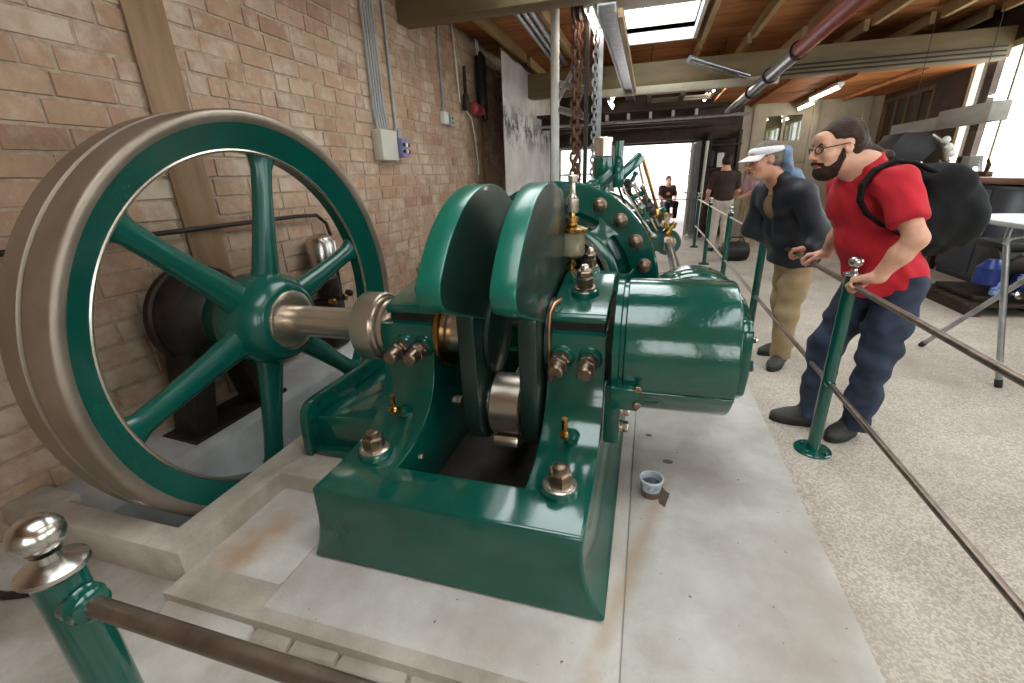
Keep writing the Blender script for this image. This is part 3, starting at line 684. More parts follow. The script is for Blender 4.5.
# ---- green drum housing on the crank end
dh = thing('drum_housing', 'glossy green drum housing with stippled enamel on the right end of the crankshaft', 'housing', (0.16, AY, 0.44))
m = MB(); m.lathe(AX(-0.055), XD, [(0,0.292),(0.006,0.302),(0.43,0.302),(0.44,0.298),(0.446,0.286),(0.448,0.2)], 72); dshell = m.build('shell', GREEN_STIPPLE, dh, ang=30)
m = MB(); m.lathe(AX(-0.105), XD, [(0,0.2),(0,0.288),(0.006,0.298),(0.03,0.298),(0.036,0.286),(0.05,0.286),(0.05,0.2)], 64, True); m.build('end_ring', GREEN, dh)
m = MB(); m.lathe(AX(-0.13), XD, [(0,0.2),(0.03,0.26),(0.04,0.26),(0.04,0.2)], 48, True); m.build('gap_ring', IRON, dh)
for a in (24,):
    ca, sa = math.cos(math.radians(180-a)), math.sin(math.radians(180-a))
    m = MB(); m.bar((-0.05, AY+0.303*ca, AZ-0.303*sa), (0.385, AY+0.303*ca, AZ-0.303*sa), 0.012, 0.012, up=(0, ca, -sa)); m.build('seam_lip', GREEN_STIPPLE, dshell, bev=0.003)
m = MB(); m.box(-0.10, 0.02, 1.715, 1.80, 0.555, 0.66); b = m.build('lug', GREEN, dh, bev=0.012)
for z in (0.59, 0.635):
    m = MB(); hexagon(m, (0.012 if z > 0.6 else 0.012, 1.716, z+0.03*(z > 0.6)), (0,-1,0), 0.016, 0.018); m.build('bolt', NUT, b, ang=25)
m = MB(); m.box(-0.128, -0.055, 1.80, 1.9, 0.33, 0.62); b = m.build('bracket', GREEN, dh, bev=0.012)
for z in (0.40, 0.485):
    m = MB(); m.lathe((-0.056,1.85,z), XD, [(0,0.03),(0.01,0.03),(0.012,0.02)], 20); hexagon(m, (-0.046,1.85,z), XD, 0.026, 0.028); m.build('bolt', STEEL, b, ang=25)
m = MB(); m.lathe(AX(0.388), XD, [(0,0.2),(0.012,0.196),(0.016,0.13),(0.03,0.12),(0.034,0.09)], 48); m.build('end_cap', GREEN, dh)
m = MB(); m.prism([(1.83,0.62),(1.80,0.72),(1.82,0.90),(1.86,0.935),(1.98,0.935),(2.0,0.6),(1.9,0.57)], 'x', 0.39, 0.435); b = m.build('end_lug', GREEN, dh, bev=0.012)
m = MB(); hexagon(m, (0.434,1.87,0.74), XD, 0.024, 0.025); m.build('bolt', GREEN, b, ang=25)
# ---- gear case and side shaft behind the drum
YD0 = (0, 1, 0)
gc = thing('gear_case', 'rounded green gear case half hidden behind the drum housing', 'gear case', (0.26, 2.5, 0.4))
m = MB(); m.lathe((0.27,2.36,0.735), YD0, [(0,0.2),(0.02,0.265),(0.04,0.275),(0.26,0.275),(0.28,0.265),(0.3,0.2)], 56); m.build('case', GREEN, gc)
m = MB(); m.lathe((0.27,2.66,0.72), (0,1,0), [(0,0.12),(0.12,0.12),(0.14,0.09),(0.2,0.085)], 28); m.build('shaft_socket', GREEN, gc)
m = MB(); m.box(-0.14,0.12,2.44,2.6,0.46,0.68); m.build('bracket', GREEN, gc, bev=0.01)
ls = thing('side_shaft', 'polished steel side shaft running back beside the engine', 'shaft', (0.255, 4.2, 0.70))
m = MB(); m.cyl((0.27,2.8,0.725), (0.245,5.55,0.748), 0.042, seg=24); m.build('shaft', CHROME, ls)
m = MB(); m.lathe((0.245,5.36,0.748), (0,1,0), [(0,0.06),(0,0.075),(0.2,0.075),(0.2,0.06)], 24, True); m.build('sleeve', BRASS, ls)
# ---- crosshead trunk with bolted front flange
tk = thing('trunk_frame', 'green crosshead trunk frame with a ring of big flange bolts behind the crank webs', 'engine frame', (-0.605, 4.0, 0.3))
TX = -0.605; TP = lambda y: (TX, y, AZ); YD = (0, 1, 0)
m = MB(); m.lathe(TP(3.16), YD, [(0,0.535),(0,0.70),(0.012,0.715),(0.09,0.715),(0.10,0.70),(0.10,0.535)], 72, True); fl_ = m.build('flange', GREEN, tk)
m = MB(); m.lathe(TP(3.10), YD, [(0,0.385),(0,0.44),(0.01,0.455),(0.16,0.455),(0.16,0.385)], 64, True); m.build('inner_ring', GREEN, tk)
m = MB(); m.lathe(TP(3.09), YD, [(0,0.372),(0,0.398),(0.012,0.402),(0.02,0.372)], 64, True); m.build('machined_lip', STEEL, tk)
for k in range(8):
    a = math.radians(4+45*k); d = Vector((math.cos(a),0,math.sin(a))); t = Vector((-math.sin(a),0,math.cos(a))); c = Vector(TP(3.2))
    secs = [[c+d*r+t*(w*s)+Vector((0,yy,0)) for s, yy in ((-1,-0.06+dy),(1,-0.06+dy),(1,0.06+dy),(-1,0.06+dy))] for r, w, dy in ((0.43,0.085,-0.03),(0.48,0.06,-0.01),(0.52,0.065,0.01),(0.56,0.11,0.02))]
    m = MB(); m.loft(secs); m.build('rib', GREEN, tk, bev=0.012)
for a in (14, 30, 46, 62, 90, 118, 134, 150, 166, -4, 184):
    a = math.radians(a); c = Vector((TX+0.628*math.cos(a), 3.16, AZ+0.628*math.sin(a)))
    m = MB(); m.lathe(c+Vector((0,0.005,0)), (0,-1,0), [(0,0.05),(0.02,0.048),(0.024,0.04)], 20); m.ball(c+Vector((0,-0.03,0)), 0.038, 14, 8); m.build('flange_bolt', NUT, fl_)
m = MB(); m.lathe(TP(3.2), YD, [(0,0.40),(0,0.43),(1.3,0.43),(1.3,0.40)], 48, True); m.build('trunk', GREEN, tk)
m = MB(); m.lathe(TP(3.26), YD, [(0,0.40),(0.02,0.53),(0.06,0.6),(0.25,0.56),(0.55,0.47),(0.55,0.40)], 48, True); m.build('flare', GREEN, tk)
m = MB(); m.lathe(TP(4.49), YD, [(0,0.43),(0,0.6),(0.1,0.6),(0.1,0.43)], 48, True); m.build('cylinder_flange', GREEN, tk)
m = MB(); m.prism([(TX-0.5,0.3),(TX+0.5,0.3),(TX+0.62,0.45),(TX+0.4,0.55),(TX-0.4,0.55),(TX-0.62,0.45)], 'y', 3.17, 3.5); m.build('saddle', GREEN, tk, bev=0.01)
m = MB(); m.prism([(-0.02,0.62),(0.20,0.70),(0.20,0.84),(-0.02,0.92)], 'y', 5.2, 5.45); arm = m.build('shaft_arm', GREEN, tk, bev=0.01)
m = MB(); m.lathe((0.245,5.30,0.748), YD, [(0,0.085),(0.0,0.13),(0.02,0.14),(0.14,0.14),(0.16,0.13),(0.16,0.085)], 32, True); m.build('shaft_bracket', GREEN, arm)
cy = thing('engine_cylinder', 'pale lagged engine cylinder with steel bands behind the trunk', 'cylinder', (TX, 5.4, 0.2))
m = MB(); m.lathe(TP(4.6), YD, [(0,0.5),(0.02,0.53),(1.3,0.53),(1.32,0.5)], 56); m.build('lagging', WHITE, cy)
for y in (4.66, 5.2, 5.8):
    m = MB(); m.lathe(TP(y), YD, [(0,0.531),(0,0.54),(0.05,0.54),(0.05,0.531)], 56, True); m.build('band', STEEL, cy)
m = MB(); m.lathe(TP(5.92), YD, [(0,0.56),(0.1,0.56),(0.12,0.5),(0.18,0.46),(0.2,0.3)], 56); m.build('cover', GREEN, cy)
m = MB(); m.prism([(TX-0.4,0.0),(TX+0.4,0.0),(TX+0.3,0.5),(TX-0.3,0.5)], 'y', 4.9, 5.7); m.build('foot', GREEN, cy, bev=0.02)
# ---- governor and valve gear standing above the trunk
gv = thing('governor', 'green governor column with a bright steel cap above the engine trunk', 'governor', (-0.46, 4.9, 1.27))
G = Vector((-0.46, 4.9, 0)); Z = (0,0,1)
m = MB(); m.lathe(G+Vector((0,0,1.22)), Z, [(0,0.14),(0.03,0.13),(0.06,0.09),(0.12,0.075),(0.2,0.075),(0.24,0.10),(0.27,0.10)], 28); m.build('column', GREEN, gv)
m = MB(); m.lathe(G+Vector((0,0,1.49)), Z, [(0,0.10),(0.02,0.105),(0.16,0.10),(0.17,0.085)], 28); m.build('body', GREEN, gv)
m = MB(); m.lathe(G+Vector((0,0,1.66)), Z, [(0,0.084),(0.005,0.09),(0.17,0.09),(0.18,0.08)], 28); m.build('steel_cap', STEEL, gv)
m = MB(); m.tube([G+Vector((-0.16,-0.06,1.30)), G+Vector((-0.13,-0.08,1.36)), G+Vector((-0.02,-0.09,1.40)), G+Vector((0.09,-0.06,1.50))], [0.04,0.06,0.07,0.06], 16); m.build('elbow', GREEN, gv)
m = MB(); m.lathe(G+Vector((-0.09,-0.12,1.38)), (0.3,-1,0.1), [(0,0.07),(0.05,0.075),(0.06,0.06)], 20); m.build('bell_crank', GREEN, gv)
m = MB(); m.lathe(G+Vector((0.15,0.05,1.36)), Z, [(0,0.05),(0.02,0.058),(0.2,0.058),(0.22,0.045),(0.3,0.04),(0.3,0.045),(0.44,0.045)], 20); m.build('spring_pot', GREEN, gv)
m = MB(); m.bar(G+Vector((0.10,0.1,1.40)), G+Vector((0.36,0.3,1.66)), 0.06, 0.10); m.build('lever', GREEN, gv, bev=0.01)
m = MB(); m.cyl(G+Vector((0.37,0.3,1.66)), G+Vector((0.63,0.5,0.93)), 0.019, seg=12); m.build('link_rod', BRASS, gv)
m = MB(); m.cyl(G+Vector((0.34,0.28,1.60)), G+Vector((0.52,0.42,0.95)), 0.013, seg=12); m.build('link_rod', STEEL, gv)
vg = thing('valve_gear', 'cluster of green and steel valve levers and rods above the cylinder', 'valve gear', (-0.2, 5.3, 1.25))
rv = random.Random(3)
for k in range(14):
    c = Vector((rv.uniform(-0.36, 0.22), rv.uniform(4.9, 5.5), 0)); c.z = 1.42 - 0.95*max(0, c.x+0.36) + rv.uniform(-0.06, 0.10)
    mt = rv.choice((GREEN, STEEL, BRASS, GREEN, IRON)); m = MB()
    m.lathe(c, (rv.uniform(-0.5,0.5), rv.uniform(-1,0.2), rv.uniform(0.2,1)), [(0,0.035),(0.012,0.045),(0.06,0.045),(0.07,0.025),(0.13,0.02),(0.135,0.03),(0.16,0.028)], 14); m.build('valve_fitting', mt, vg)
for k in range(9):
    a = Vector((rv.uniform(-0.34,-0.05), rv.uniform(4.9,5.3), rv.uniform(1.30,1.48))); b = Vector((a.x+rv.uniform(0.18,0.42), a.y+rv.uniform(0,0.3), rv.uniform(0.80,1.0)))
    m = MB(); m.cyl(a, b, rv.uniform(0.009,0.016), seg=10); m.ball(a, 0.024, 10, 6); m.ball(b, 0.026, 10, 6); m.build('rod', rv.choice((STEEL, CHROME, IRON, STEEL)), vg)
for k in range(4):
    m = MB(); c = Vector((-0.18+0.12*k, 5.15+0.05*k, 1.24-0.1*k)); m.bar(c, c+Vector((0.13,0.02,rv.uniform(-0.05,0.09))), 0.03, 0.055); m.build('lever', GREEN, vg, bev=0.008)
m = MB(); m.box(-0.32, 0.18, 5.25, 5.55, 0.82, 1.1); m.build('valve_chest', GREEN, vg, bev=0.02)
for k in range(5):
    m = MB(); c = Vector((0.0+0.05*k, 4.55+0.12*k, 0.42+0.03*(k % 2))); m.lathe(c, (1,-0.3,0.3), [(0,0.03),(0.03,0.04),(0.09,0.04),(0.1,0.02),(0.16,0.018)], 12); m.build('oil_fitting', rv.choice((BRASS, STEEL, IRON)), vg)
# ---- green splash tray on the raised kerb
tr = thing('splash_tray', 'green cast tray with a bolt-holed flange between bed and flywheel', 'tray', (-1.5, 2.2, 0.1))
prof = [(1.655,0.102),(1.67,0.30),(1.685,0.36),(1.72,0.392),(1.77,0.402),(2.9,0.402),(2.9,0.102)]
m = MB(); m.prism(prof, 'x', -1.72, -1.67); fp_ = m.build('flange_plate', GREEN, tr, bev=0.006)
for y, z in ((1.695,0.20),(1.705,0.29),(1.77,0.365),(1.92,0.372),(2.08,0.372),(2.24,0.372),(2.42,0.372)):
    m = MB(); m.lathe((-1.671,y,z), XD, [(0,0.013),(0.003,0.013)], 14); m.build('bolt_hole', BLACK, fp_)
m = MB(); m.prism([(-1.672,0.10),(-1.672,0.29),(-1.645,0.315),(-1.27,0.345),(-1.27,0.10)], 'y', 1.73, 2.9); m.build('trough', GREEN, tr, bev=0.008)
m = MB(); m.box(-1.68, -1.29, 1.675, 1.735, 0.102, 0.14); m.build('toe', GREEN, tr, bev=0.006)
# ================================================================== railing
def railing_post(x, y, label, z0=0.0):
    t = thing('railing_post', label, 'post', (x, y, z0), 'green railing posts around the engine')
    P = Vector((x, y, z0)); U = (0, 0, 1)
    m = MB(); m.lathe(P, U, [(0,0.092),(0.010,0.092),(0.014,0.088),(0.016,0.045)], 32); b = m.build('base_plate', GREEN, t)
    for k in range(4):
        a = PI/4+PI/2*k; m = MB(); hexagon(m, P+Vector((0.066*math.cos(a), 0.066*math.sin(a), 0.014)), U, 0.013, 0.012); m.build('bolt', GREEN, b, ang=25)
    h = 1.0-z0
    m = MB(); m.cyl(P+Vector((0,0,0.012)), P+Vector((0,0,h)), 0.031, seg=28); m.build('tube', GREEN, t)
    m = MB(); m.lathe(P+Vector((0,0,h-0.004)), U, [(0,0.036),(0.006,0.041),(0.012,0.040),(0.018,0.03),(0.024,0.015),(0.034,0.013),(0.037,0.018)], 32); m.build('cap_plate', CHROME, t)
    m = MB(); m.ball(P+Vector((0,0,h+0.062)), 0.031, 28, 16, (1,1,0.93)); m.build('ball_finial', CHROME, t)
    return t
PXX = 0.981
PLAB = {2.503: 'green railing post that the man in the red shirt leans on', 4.33: 'green railing post behind the drum housing, in front of the man in the navy jacket',
        6.15: 'green railing post just left of the man in the navy jacket', 8.12: 'green railing post second nearest the open doorway', 10.03: 'green railing post nearest the open doorway'}
for y, l in PLAB.items():
    t = railing_post(PXX, y, l)
    for z in (0.425, 0.95):
        m = MB(); m.lathe((PXX, y-0.055, z), (0,1,0), [(0,0.017),(0.012,0.022),(0.024,0.022),(0.03,0.024),(0.08,0.024),(0.086,0.022),(0.098,0.022),(0.11,0.017)], 20); m.build('rail_socket', GREEN, t)
ft = railing_post(-0.775, 0.272, 'green railing post with a large steel ball in the lower left corner', -0.075)
m = MB(); m.lathe((-0.775+0.018, 0.272, 0.945), (1,0,0), [(0,0.027),(0.018,0.028),(0.024,0.024),(0.032,0.024),(0.036,0.016)], 28); m.build('rail_socket', GREEN, ft)
railing_post(PXX, 0.272, 'green railing corner post right of the camera')
for z, l in ((0.95, 'upper bare steel rail along the walkway, under the hands of the two men'), (0.425, 'lower bare steel rail along the walkway')):
    m = MB(); m.cyl((PXX, 0.272, z), (PXX, 10.03, z), 0.0138, seg=16); m.alone('handrail', RAIL, l, 'rail', 'bare steel rails', base=(PXX, 5, z))
for z, l in ((0.945, 'bare steel rail across the lower left corner of the picture'), (0.42, 'lower bare steel rail in front of the plinth')):
    m = MB(); m.cyl((-0.745, 0.272, z), (PXX, 0.272, z), 0.0138, seg=16); m.alone('handrail', RAIL, l, 'rail', 'bare steel rails', base=(0.1, 0.272, z))
m = MB(); m.tube([(PXX,10.03,0.95),(0.4,10.35,0.95),(-0.3,10.4,0.95)], 0.012, 8); m.alone('handrail', RAIL, 'far cross rail in front of the doorway', 'rail', base=(0.3,10.3,0.95))
# ---- small plastic tub on the walkway
tb = thing('plastic_tub', 'small clear plastic tub of dirty oil on the pale concrete beside the bed', 'tub', (0.107, 1.90, 0.002))
P = Vector((0.107, 1.90, 0.002))
m = MB(); m.lathe(P, (0,0,1), [(0,0.038),(0.004,0.042),(0.10,0.054),(0.10,0.050),(0.008,0.038),(0.006,0.01)], 36); m.build('cup', M('cloudy_plastic', rgb(186,196,204), rgb(170,182,192), 10, 0.25, coat=0.3), tb)
m = MB(); m.lathe(P, (0,0,1), [(0.094,0.0535),(0.096,0.058),(0.102,0.058),(0.104,0.0535),(0.102,0.049)], 36, True); m.build('lip', M('lip_plastic', rgb(206,216,224), None, 10, 0.25), tb)
m = MB(); m.lathe(P, (0,0,1), [(0.066,0.0),(0.0665,0.046),(0.067,0.046),(0.068,0.0)], 36, True); m.build('oil', M('old_oil', rgb(120,126,140), rgb(88,84,90), 30, 0.15), tb)
m = MB(); m.lathe(P, (0,0,1), [(0.003,0.0425),(0.04,0.0472),(0.04,0.0478),(0.003,0.0431)], 36, True); m.build('sediment_band', M('brown_sediment', rgb(112,86,78), rgb(92,70,64), 30, 0.4), tb)
m = MB(); m.lathe(P, (0,0,1), [(0.052,0.0488),(0.082,0.0524),(0.082,0.053),(0.052,0.0494)], 36, True); m.build('label_band', M('faded_label', rgb(70,84,140), rgb(196,206,214), 40, 0.4), tb)
OILM = M('oil_spill', rgb(84,72,64), rgb(104,90,80), 30, 0.35)
poly = [(0.165+r_*math.cos(a)*0.6, 1.90+r_*math.sin(a)*1.0) for a, r_ in ((0,.05),(.5,.065),(1,.05),(1.6,.075),(2.2,.05),(2.8,.03),(3.4,.035),(4.2,.06),(4.9,.08),(5.6,.045))]
m = MB(); m.prism(poly, 'z', 0.002, 0.0045); m.alone('oil_stain', OILM, 'dark oil spill on the concrete beside the plastic tub', 'stain', base=(0.165,1.9,0.002))
for k, (px, py, s) in enumerate(((0.20,2.2,0.02),(0.10,2.45,0.014))):
    poly = [(px+s*math.cos(a)*1.4, py+s*math.sin(a)) for a in np.linspace(0, 2*PI, 9)[:-1]]
    m = MB(); m.prism(poly, 'z', 0.002, 0.004); m.alone('oil_stain', OILM, ['small oil spot on the concrete behind the tub', 'tiny oil spot on the concrete close to the drum housing'][k], 'stain', base=(px,py,0.002))
# ================================================================== on the brick wall
W = WX + 0.005
eb = thing('switch_box', 'pale grey electrical box with coloured terminals on the brick wall', 'switch box', (W, 4.8, 1.72))
m = MB(); m.box(W, W+0.12, 4.60, 4.93, 1.72, 2.03); m.build('case', M('pale_grey_box', rgb(196,190,178), rgb(186,180,168), 4, 0.5), eb, bev=0.012)
m = MB(); m.box(W, W+0.16, 4.955, 5.13, 1.76, 1.96); tbk = m.build('terminal_block', M('lilac_block', rgb(110,104,150), rgb(130,126,160), 12, 0.4), eb, bev=0.01)
for k in range(6):
    m = MB(); m.lathe((W+0.16, 4.985+0.055*(k % 3), 1.82+0.07*(k//3)), XD, [(0,0.02),(0.02,0.02),(0.024,0.012)], 12); m.build('terminal', (BLACK, WHITE, RED)[k % 3], tbk)
for k in range(2):
    m = MB(); m.cyl((W+0.06, 5.0+0.08*k, 1.96), (W+0.06, 5.0+0.08*k, 2.06), 0.02, seg=12); m.build('gland', GREYP, eb)
for k in range(5):
    y = 4.66+0.05*k
    m = MB(); m.tube([(W+0.05, y, 2.02), (W+0.045, y, 2.12), (W+0.03, y, 2.25), (W+0.03, y+0.01, 3.55)], 0.013, 8)
    m.alone('cable', GREYP, ['leftmost', 'second from left', 'middle', 'second from right', 'rightmost'][k] + ' grey cable of the bundle of five above the electrical box', 'cable', 'five grey cables above the electrical box', base=(W+0.03, y, 2.02))
m = MB(); m.cyl((W+0.02, 5.10, 2.06), (W+0.02, 5.12, 3.58), 0.016, seg=10); m.alone('conduit', GREYP, 'single grey conduit right of the cable bundle', 'conduit', base=(W+0.02,5.1,2.06))
sb = thing('junction_box', 'small white socket box at the end of a grey conduit on the brick wall', 'socket', (W, 6.5, 2.24))
m = MB(); m.box(W, W+0.07, 6.40, 6.56, 2.24, 2.40); m.build('case', WHITE, sb, bev=0.008)
m = MB(); m.box(W, W+0.09, 6.58, 6.70, 2.22, 2.38); m.build('socket', GREYP, sb, bev=0.008)
for z in (2.27, 2.33):
    m = MB(); m.cyl((W+0.088, 6.64, z), (W+0.096, 6.64, z), 0.018, seg=12); m.build('socket_hole', BLACK, sb)
m = MB(); m.cyl((W+0.02, 6.5, 2.40), (W+0.02, 6.5, 3.58), 0.014, seg=10); m.alone('conduit', GREYP, 'grey conduit rising from the small white socket box', 'conduit', base=(W+0.02,6.5,2.4))
m = MB(); m.cyl((W+0.03, 7.12, 2.6), (W+0.03, 7.0, 3.58), 0.012, seg=10); m.alone('conduit', WHITE, 'thin white conduit left of the red fitting', 'conduit', base=(W+0.03,7.1,2.6))
cn = thing('signal_horn', 'black canister with red fittings hanging on the brick wall', 'canister', (W, 7.8, 2.45))
m = MB(); m.lathe((W+0.12,7.9,2.62), (0,0,1), [(0,0.07),(0.02,0.085),(0.72,0.085),(0.76,0.06),(0.8,0.03)], 20); m.build('body', BLACK, cn)
m = MB(); m.lathe((W+0.13,7.97,2.42), (0,0,1), [(0,0.03),(0.02,0.05),(0.3,0.05),(0.32,0.03)], 14); m.build('lower_bulb', BLACK, cn)
m = MB(); m.lathe((W+0.10,7.45,2.56), (0,1,0), [(0,0.06),(0.02,0.09),(0.14,0.09),(0.16,0.07),(0.3,0.07),(0.32,0.09),(0.4,0.09),(0.41,0.05)], 18); m.build('red_valve', M('red_paint', rgb(168,70,72), rgb(150,58,60), 8, 0.4), cn)
m = MB(); m.lathe((W+0.08,7.25,2.5), (0,0,1), [(0,0.05),(0.05,0.06),(0.2,0.05),(0.25,0.03),(0.6,0.025)], 14); m.build('tap', IRON, cn)
m = MB(); m.tube([(W+0.06,7.3,2.5),(W+0.08,7.45,2.4),(W+0.06,7.6,2.2),(W+0.04,7.75,1.75),(W+0.04,7.74,1.55)], 0.009, 8); m.build('cord', WHITE, cn)
for y in (7.84, 7.93):
    m = MB(); m.cyl((W+0.10,y,3.35), (W+0.08,y-0.02,3.58), 0.012, seg=8); m.build('feed_pipe', WHITE, cn)
m = MB(); m.cyl((W+0.04,8.22,2.62), (W+0.04,8.22,2.86), 0.035, seg=12); m.alone('wall_lamp', WHITE, 'small white cylinder lamp on the wall beside the black canister', 'lamp', base=(W+0.04,8.22,2.62))
m = MB(); m.tube([(W+0.05,-0.4,1.25),(W+0.05,2.9,1.25),(W+0.05,3.2,1.25),(W+0.06,3.45,1.24),(W+0.06,3.56,1.16),(W+0.06,3.60,1.02),(W+0.06,3.60,0.3)], 0.016, 10)
m.alone('wall_pipe', IRON, 'thin dark pipe along the brick wall behind the flywheel', 'pipe', base=(W,2.0,1.25))
pm = thing('pump_motor', 'small silver pump motor on the wall pipe, seen through the flywheel', 'pump', (W+0.14, 3.3, 0.55))
m = MB(); m.lathe((W+0.14,3.34,0.80), (0,0,1), [(0,0.10),(0.02,0.13),(0.22,0.13),(0.26,0.11),(0.29,0.04)], 28); m.build('housing', CHROME, pm)
m = MB(); m.lathe((W+0.14,3.34,0.50), (0,0,1), [(0,0.08),(0.05,0.10),(0.2,0.10),(0.24,0.06),(0.31,0.06)], 24); m.build('pump', IRON, pm)
m = MB(); m.box(W,W+0.2,3.24,3.44,0.05,0.5); m.build('bracket', IRON, pm, bev=0.01)
for k in range(4):
    m = MB(); m.lathe((W+0.25,3.20+0.08*k,0.52+0.02*(k%2)), XD, [(0,0.03),(0.05,0.03),(0.06,0.015)], 10); m.build('fitting', (BRASS, IRON)[k % 2], pm)
# ---- printed banner hanging in front of the wall end
def print_mat():
    m = M('engraving_print', rgb(206,200,194), rgb(176,166,160), 1.6, 0.7)
    nt = m.node_tree; N = nt.nodes; L = nt.links; b = N['Principled BSDF']; src = b.inputs['Base Color'].links[0].from_socket
    g = N.new('ShaderNodeNewGeometry'); n = N.new('ShaderNodeTexNoise'); n.inputs['Scale'].default_value = 3.2; n.inputs['Detail'].default_value = 12; n.inputs['Roughness'].default_value = 0.75
    L.new(g.outputs['Position'], n.inputs[0]); sp = N.new('ShaderNodeSeparateXYZ'); L.new(g.outputs['Position'], sp.inputs[0])
    r1 = N.new('ShaderNodeMapRange'); r1.inputs['From Min'].default_value = 0.49; r1.inputs['From Max'].default_value = 0.56; L.new(n.outputs['Fac'], r1.inputs[0])
    f = N.new('ShaderNodeValToRGB'); e = f.color_ramp.elements; e[0].position = 0.3; e[0].color = (0,0,0,1); e[1].position = 0.5; e[1].color = (1,1,1,1); q = f.color_ramp.elements.new(0.75); q.color = (0,0,0,1)
    zr = N.new('ShaderNodeMapRange'); zr.inputs['From Min'].default_value = 1.3; zr.inputs['From Max'].default_value = 3.3; L.new(sp.outputs[2], zr.inputs[0]); L.new(zr.outputs[0], f.inputs[0])
    mu = N.new('ShaderNodeMath'); mu.operation = 'MULTIPLY'; L.new(r1.outputs[0], mu.inputs[0]); L.new(f.outputs[0], mu.inputs[1])
    x = N.new('ShaderNodeMix'); x.data_type = 'RGBA'; L.new(mu.outputs[0], x.inputs[0]); L.new(src, x.inputs[6]); x.inputs[7].default_value = rgb(52,47,46); L.new(x.outputs[2], b.inputs['Base Color'])
    return m
bn = thing('banner', 'tall printed banner with a faded grey engraving hanging beyond the brick wall', 'banner', (-2.3, 9.3, 0.9))
m = MB(); N_ = 24
pts = [(-2.3+0.012*math.sin(7*t*3.7), 7.53+3.65*t) for t in np.linspace(0, 1, N_)]
m.prism([(x, y) for x, y in pts] + [(x-0.008, y) for x, y in reversed(pts)], 'z', 0.9, 3.32); m.build('sheet', print_mat(), bn)
m = MB(); m.cyl((-2.304,7.5,3.33), (-2.304,11.2,3.33), 0.014, seg=10); m.build('hanging_rod', WOOD, bn)
# ---- white pole, chains and hoist gear
m = MB(); m.cyl((-1.3,6.67,0), (-1.3,6.67,3.5), 0.058, seg=24); m.alone('white_pole', WHITE, 'white round pole rising to the roof beam behind the crank webs', 'pole', base=(-1.3,6.67,0))
def chain(x, y, z0, z1, link, r, mat, name, label):
    t = thing(name, label, 'chain', (x, y, z0)); m = MB(); k = 0; z = z0
    while z < z1:
        ca, sa = (1,0) if k % 2 else (0,1); pts = []
        for q in range(10):
            a = 2*PI*q/10; u = link*0.36*math.cos(a); v = link*0.62*math.sin(a); pts.append((x+u*ca, y+u*sa, z+v))
        m.tube(pts, r, 5, True); z += link*0.9; k += 1
    o = m.build('links', mat, t); o['kind'] = 'stuff'; return t
chain(-0.98, 6.3, 1.2, 3.58, 0.115, 0.018, RUST, 'lifting_chain', 'heavy rusty lifting chain hanging beside the white pole')
chain(-0.94, 6.36, 1.2, 3.58, 0.105, 0.016, RUST, 'lifting_chain', 'second rusty lifting chain strand hanging just right of the heavier one')
chain(-0.75, 6.5, 1.45, 3.45, 0.085, 0.013, ZINC, 'hand_chain', 'bright steel hand chain hanging right of the dark bar')
m = MB(); m.box(-0.72,-0.66,6.52,6.54,1.4,3.2); m.alone('punched_strap', ZINC, 'pale punched steel strap hanging behind the hand chain', 'strap', base=(-0.69,6.53,1.4))
m = MB(); m.box(-0.87,-0.82,6.40,6.45,1.2,3.58); m.alone('iron_bar', IRON, 'dark vertical iron bar between the chains', 'bar', base=(-0.85,6.42,1.2))
hp = thing('chain_hoist', 'dark chain hoist pulley hanging at the roof beam above the chains', 'hoist', (-0.9, 6.35, 3.35))
m = MB(); m.lathe((-1.02,6.3,3.36), XD, [(0,0.12),(0.03,0.15),(0.05,0.12),(0.08,0.12),(0.1,0.15),(0.13,0.12)], 28); m.build('sheave', IRON, hp)
m = MB(); m.lathe((-0.82,6.4,3.36), (1,0.2,0), [(0,0.10),(0.03,0.14),(0.1,0.14),(0.13,0.10)], 28); m.build('gear_box', GREYP, hp)
for k, (a, b_) in enumerate((((-1.28,6.72,2.66),(-0.86,6.46,2.52)), ((-1.27,6.70,2.45),(-0.98,6.5,2.85)), ((-1.27,6.70,2.35),(-0.84,6.46,2.2)))):
    m = MB(); m.cyl(a, b_, 0.045 if k != 1 else 0.03, seg=16); m.alone('scaffold_tube', ZINC, ['galvanised tube sticking out behind the white pole', 'short slanting galvanised tube beside the rusty chains', 'galvanised tube crossing low behind the chains'][k], 'tube')
for k in range(3):
    m = MB(); m.cyl((-1.7+0.09*k,5.9,3.40), (-1.75+0.09*k,9.1,3.36), 0.035, seg=12); m.alone('roof_pipe', ZINC, ['leftmost', 'middle', 'rightmost'][k] + ' of three galvanised pipes under the roof left of the white pole', 'pipe', 'three galvanised roof pipes')
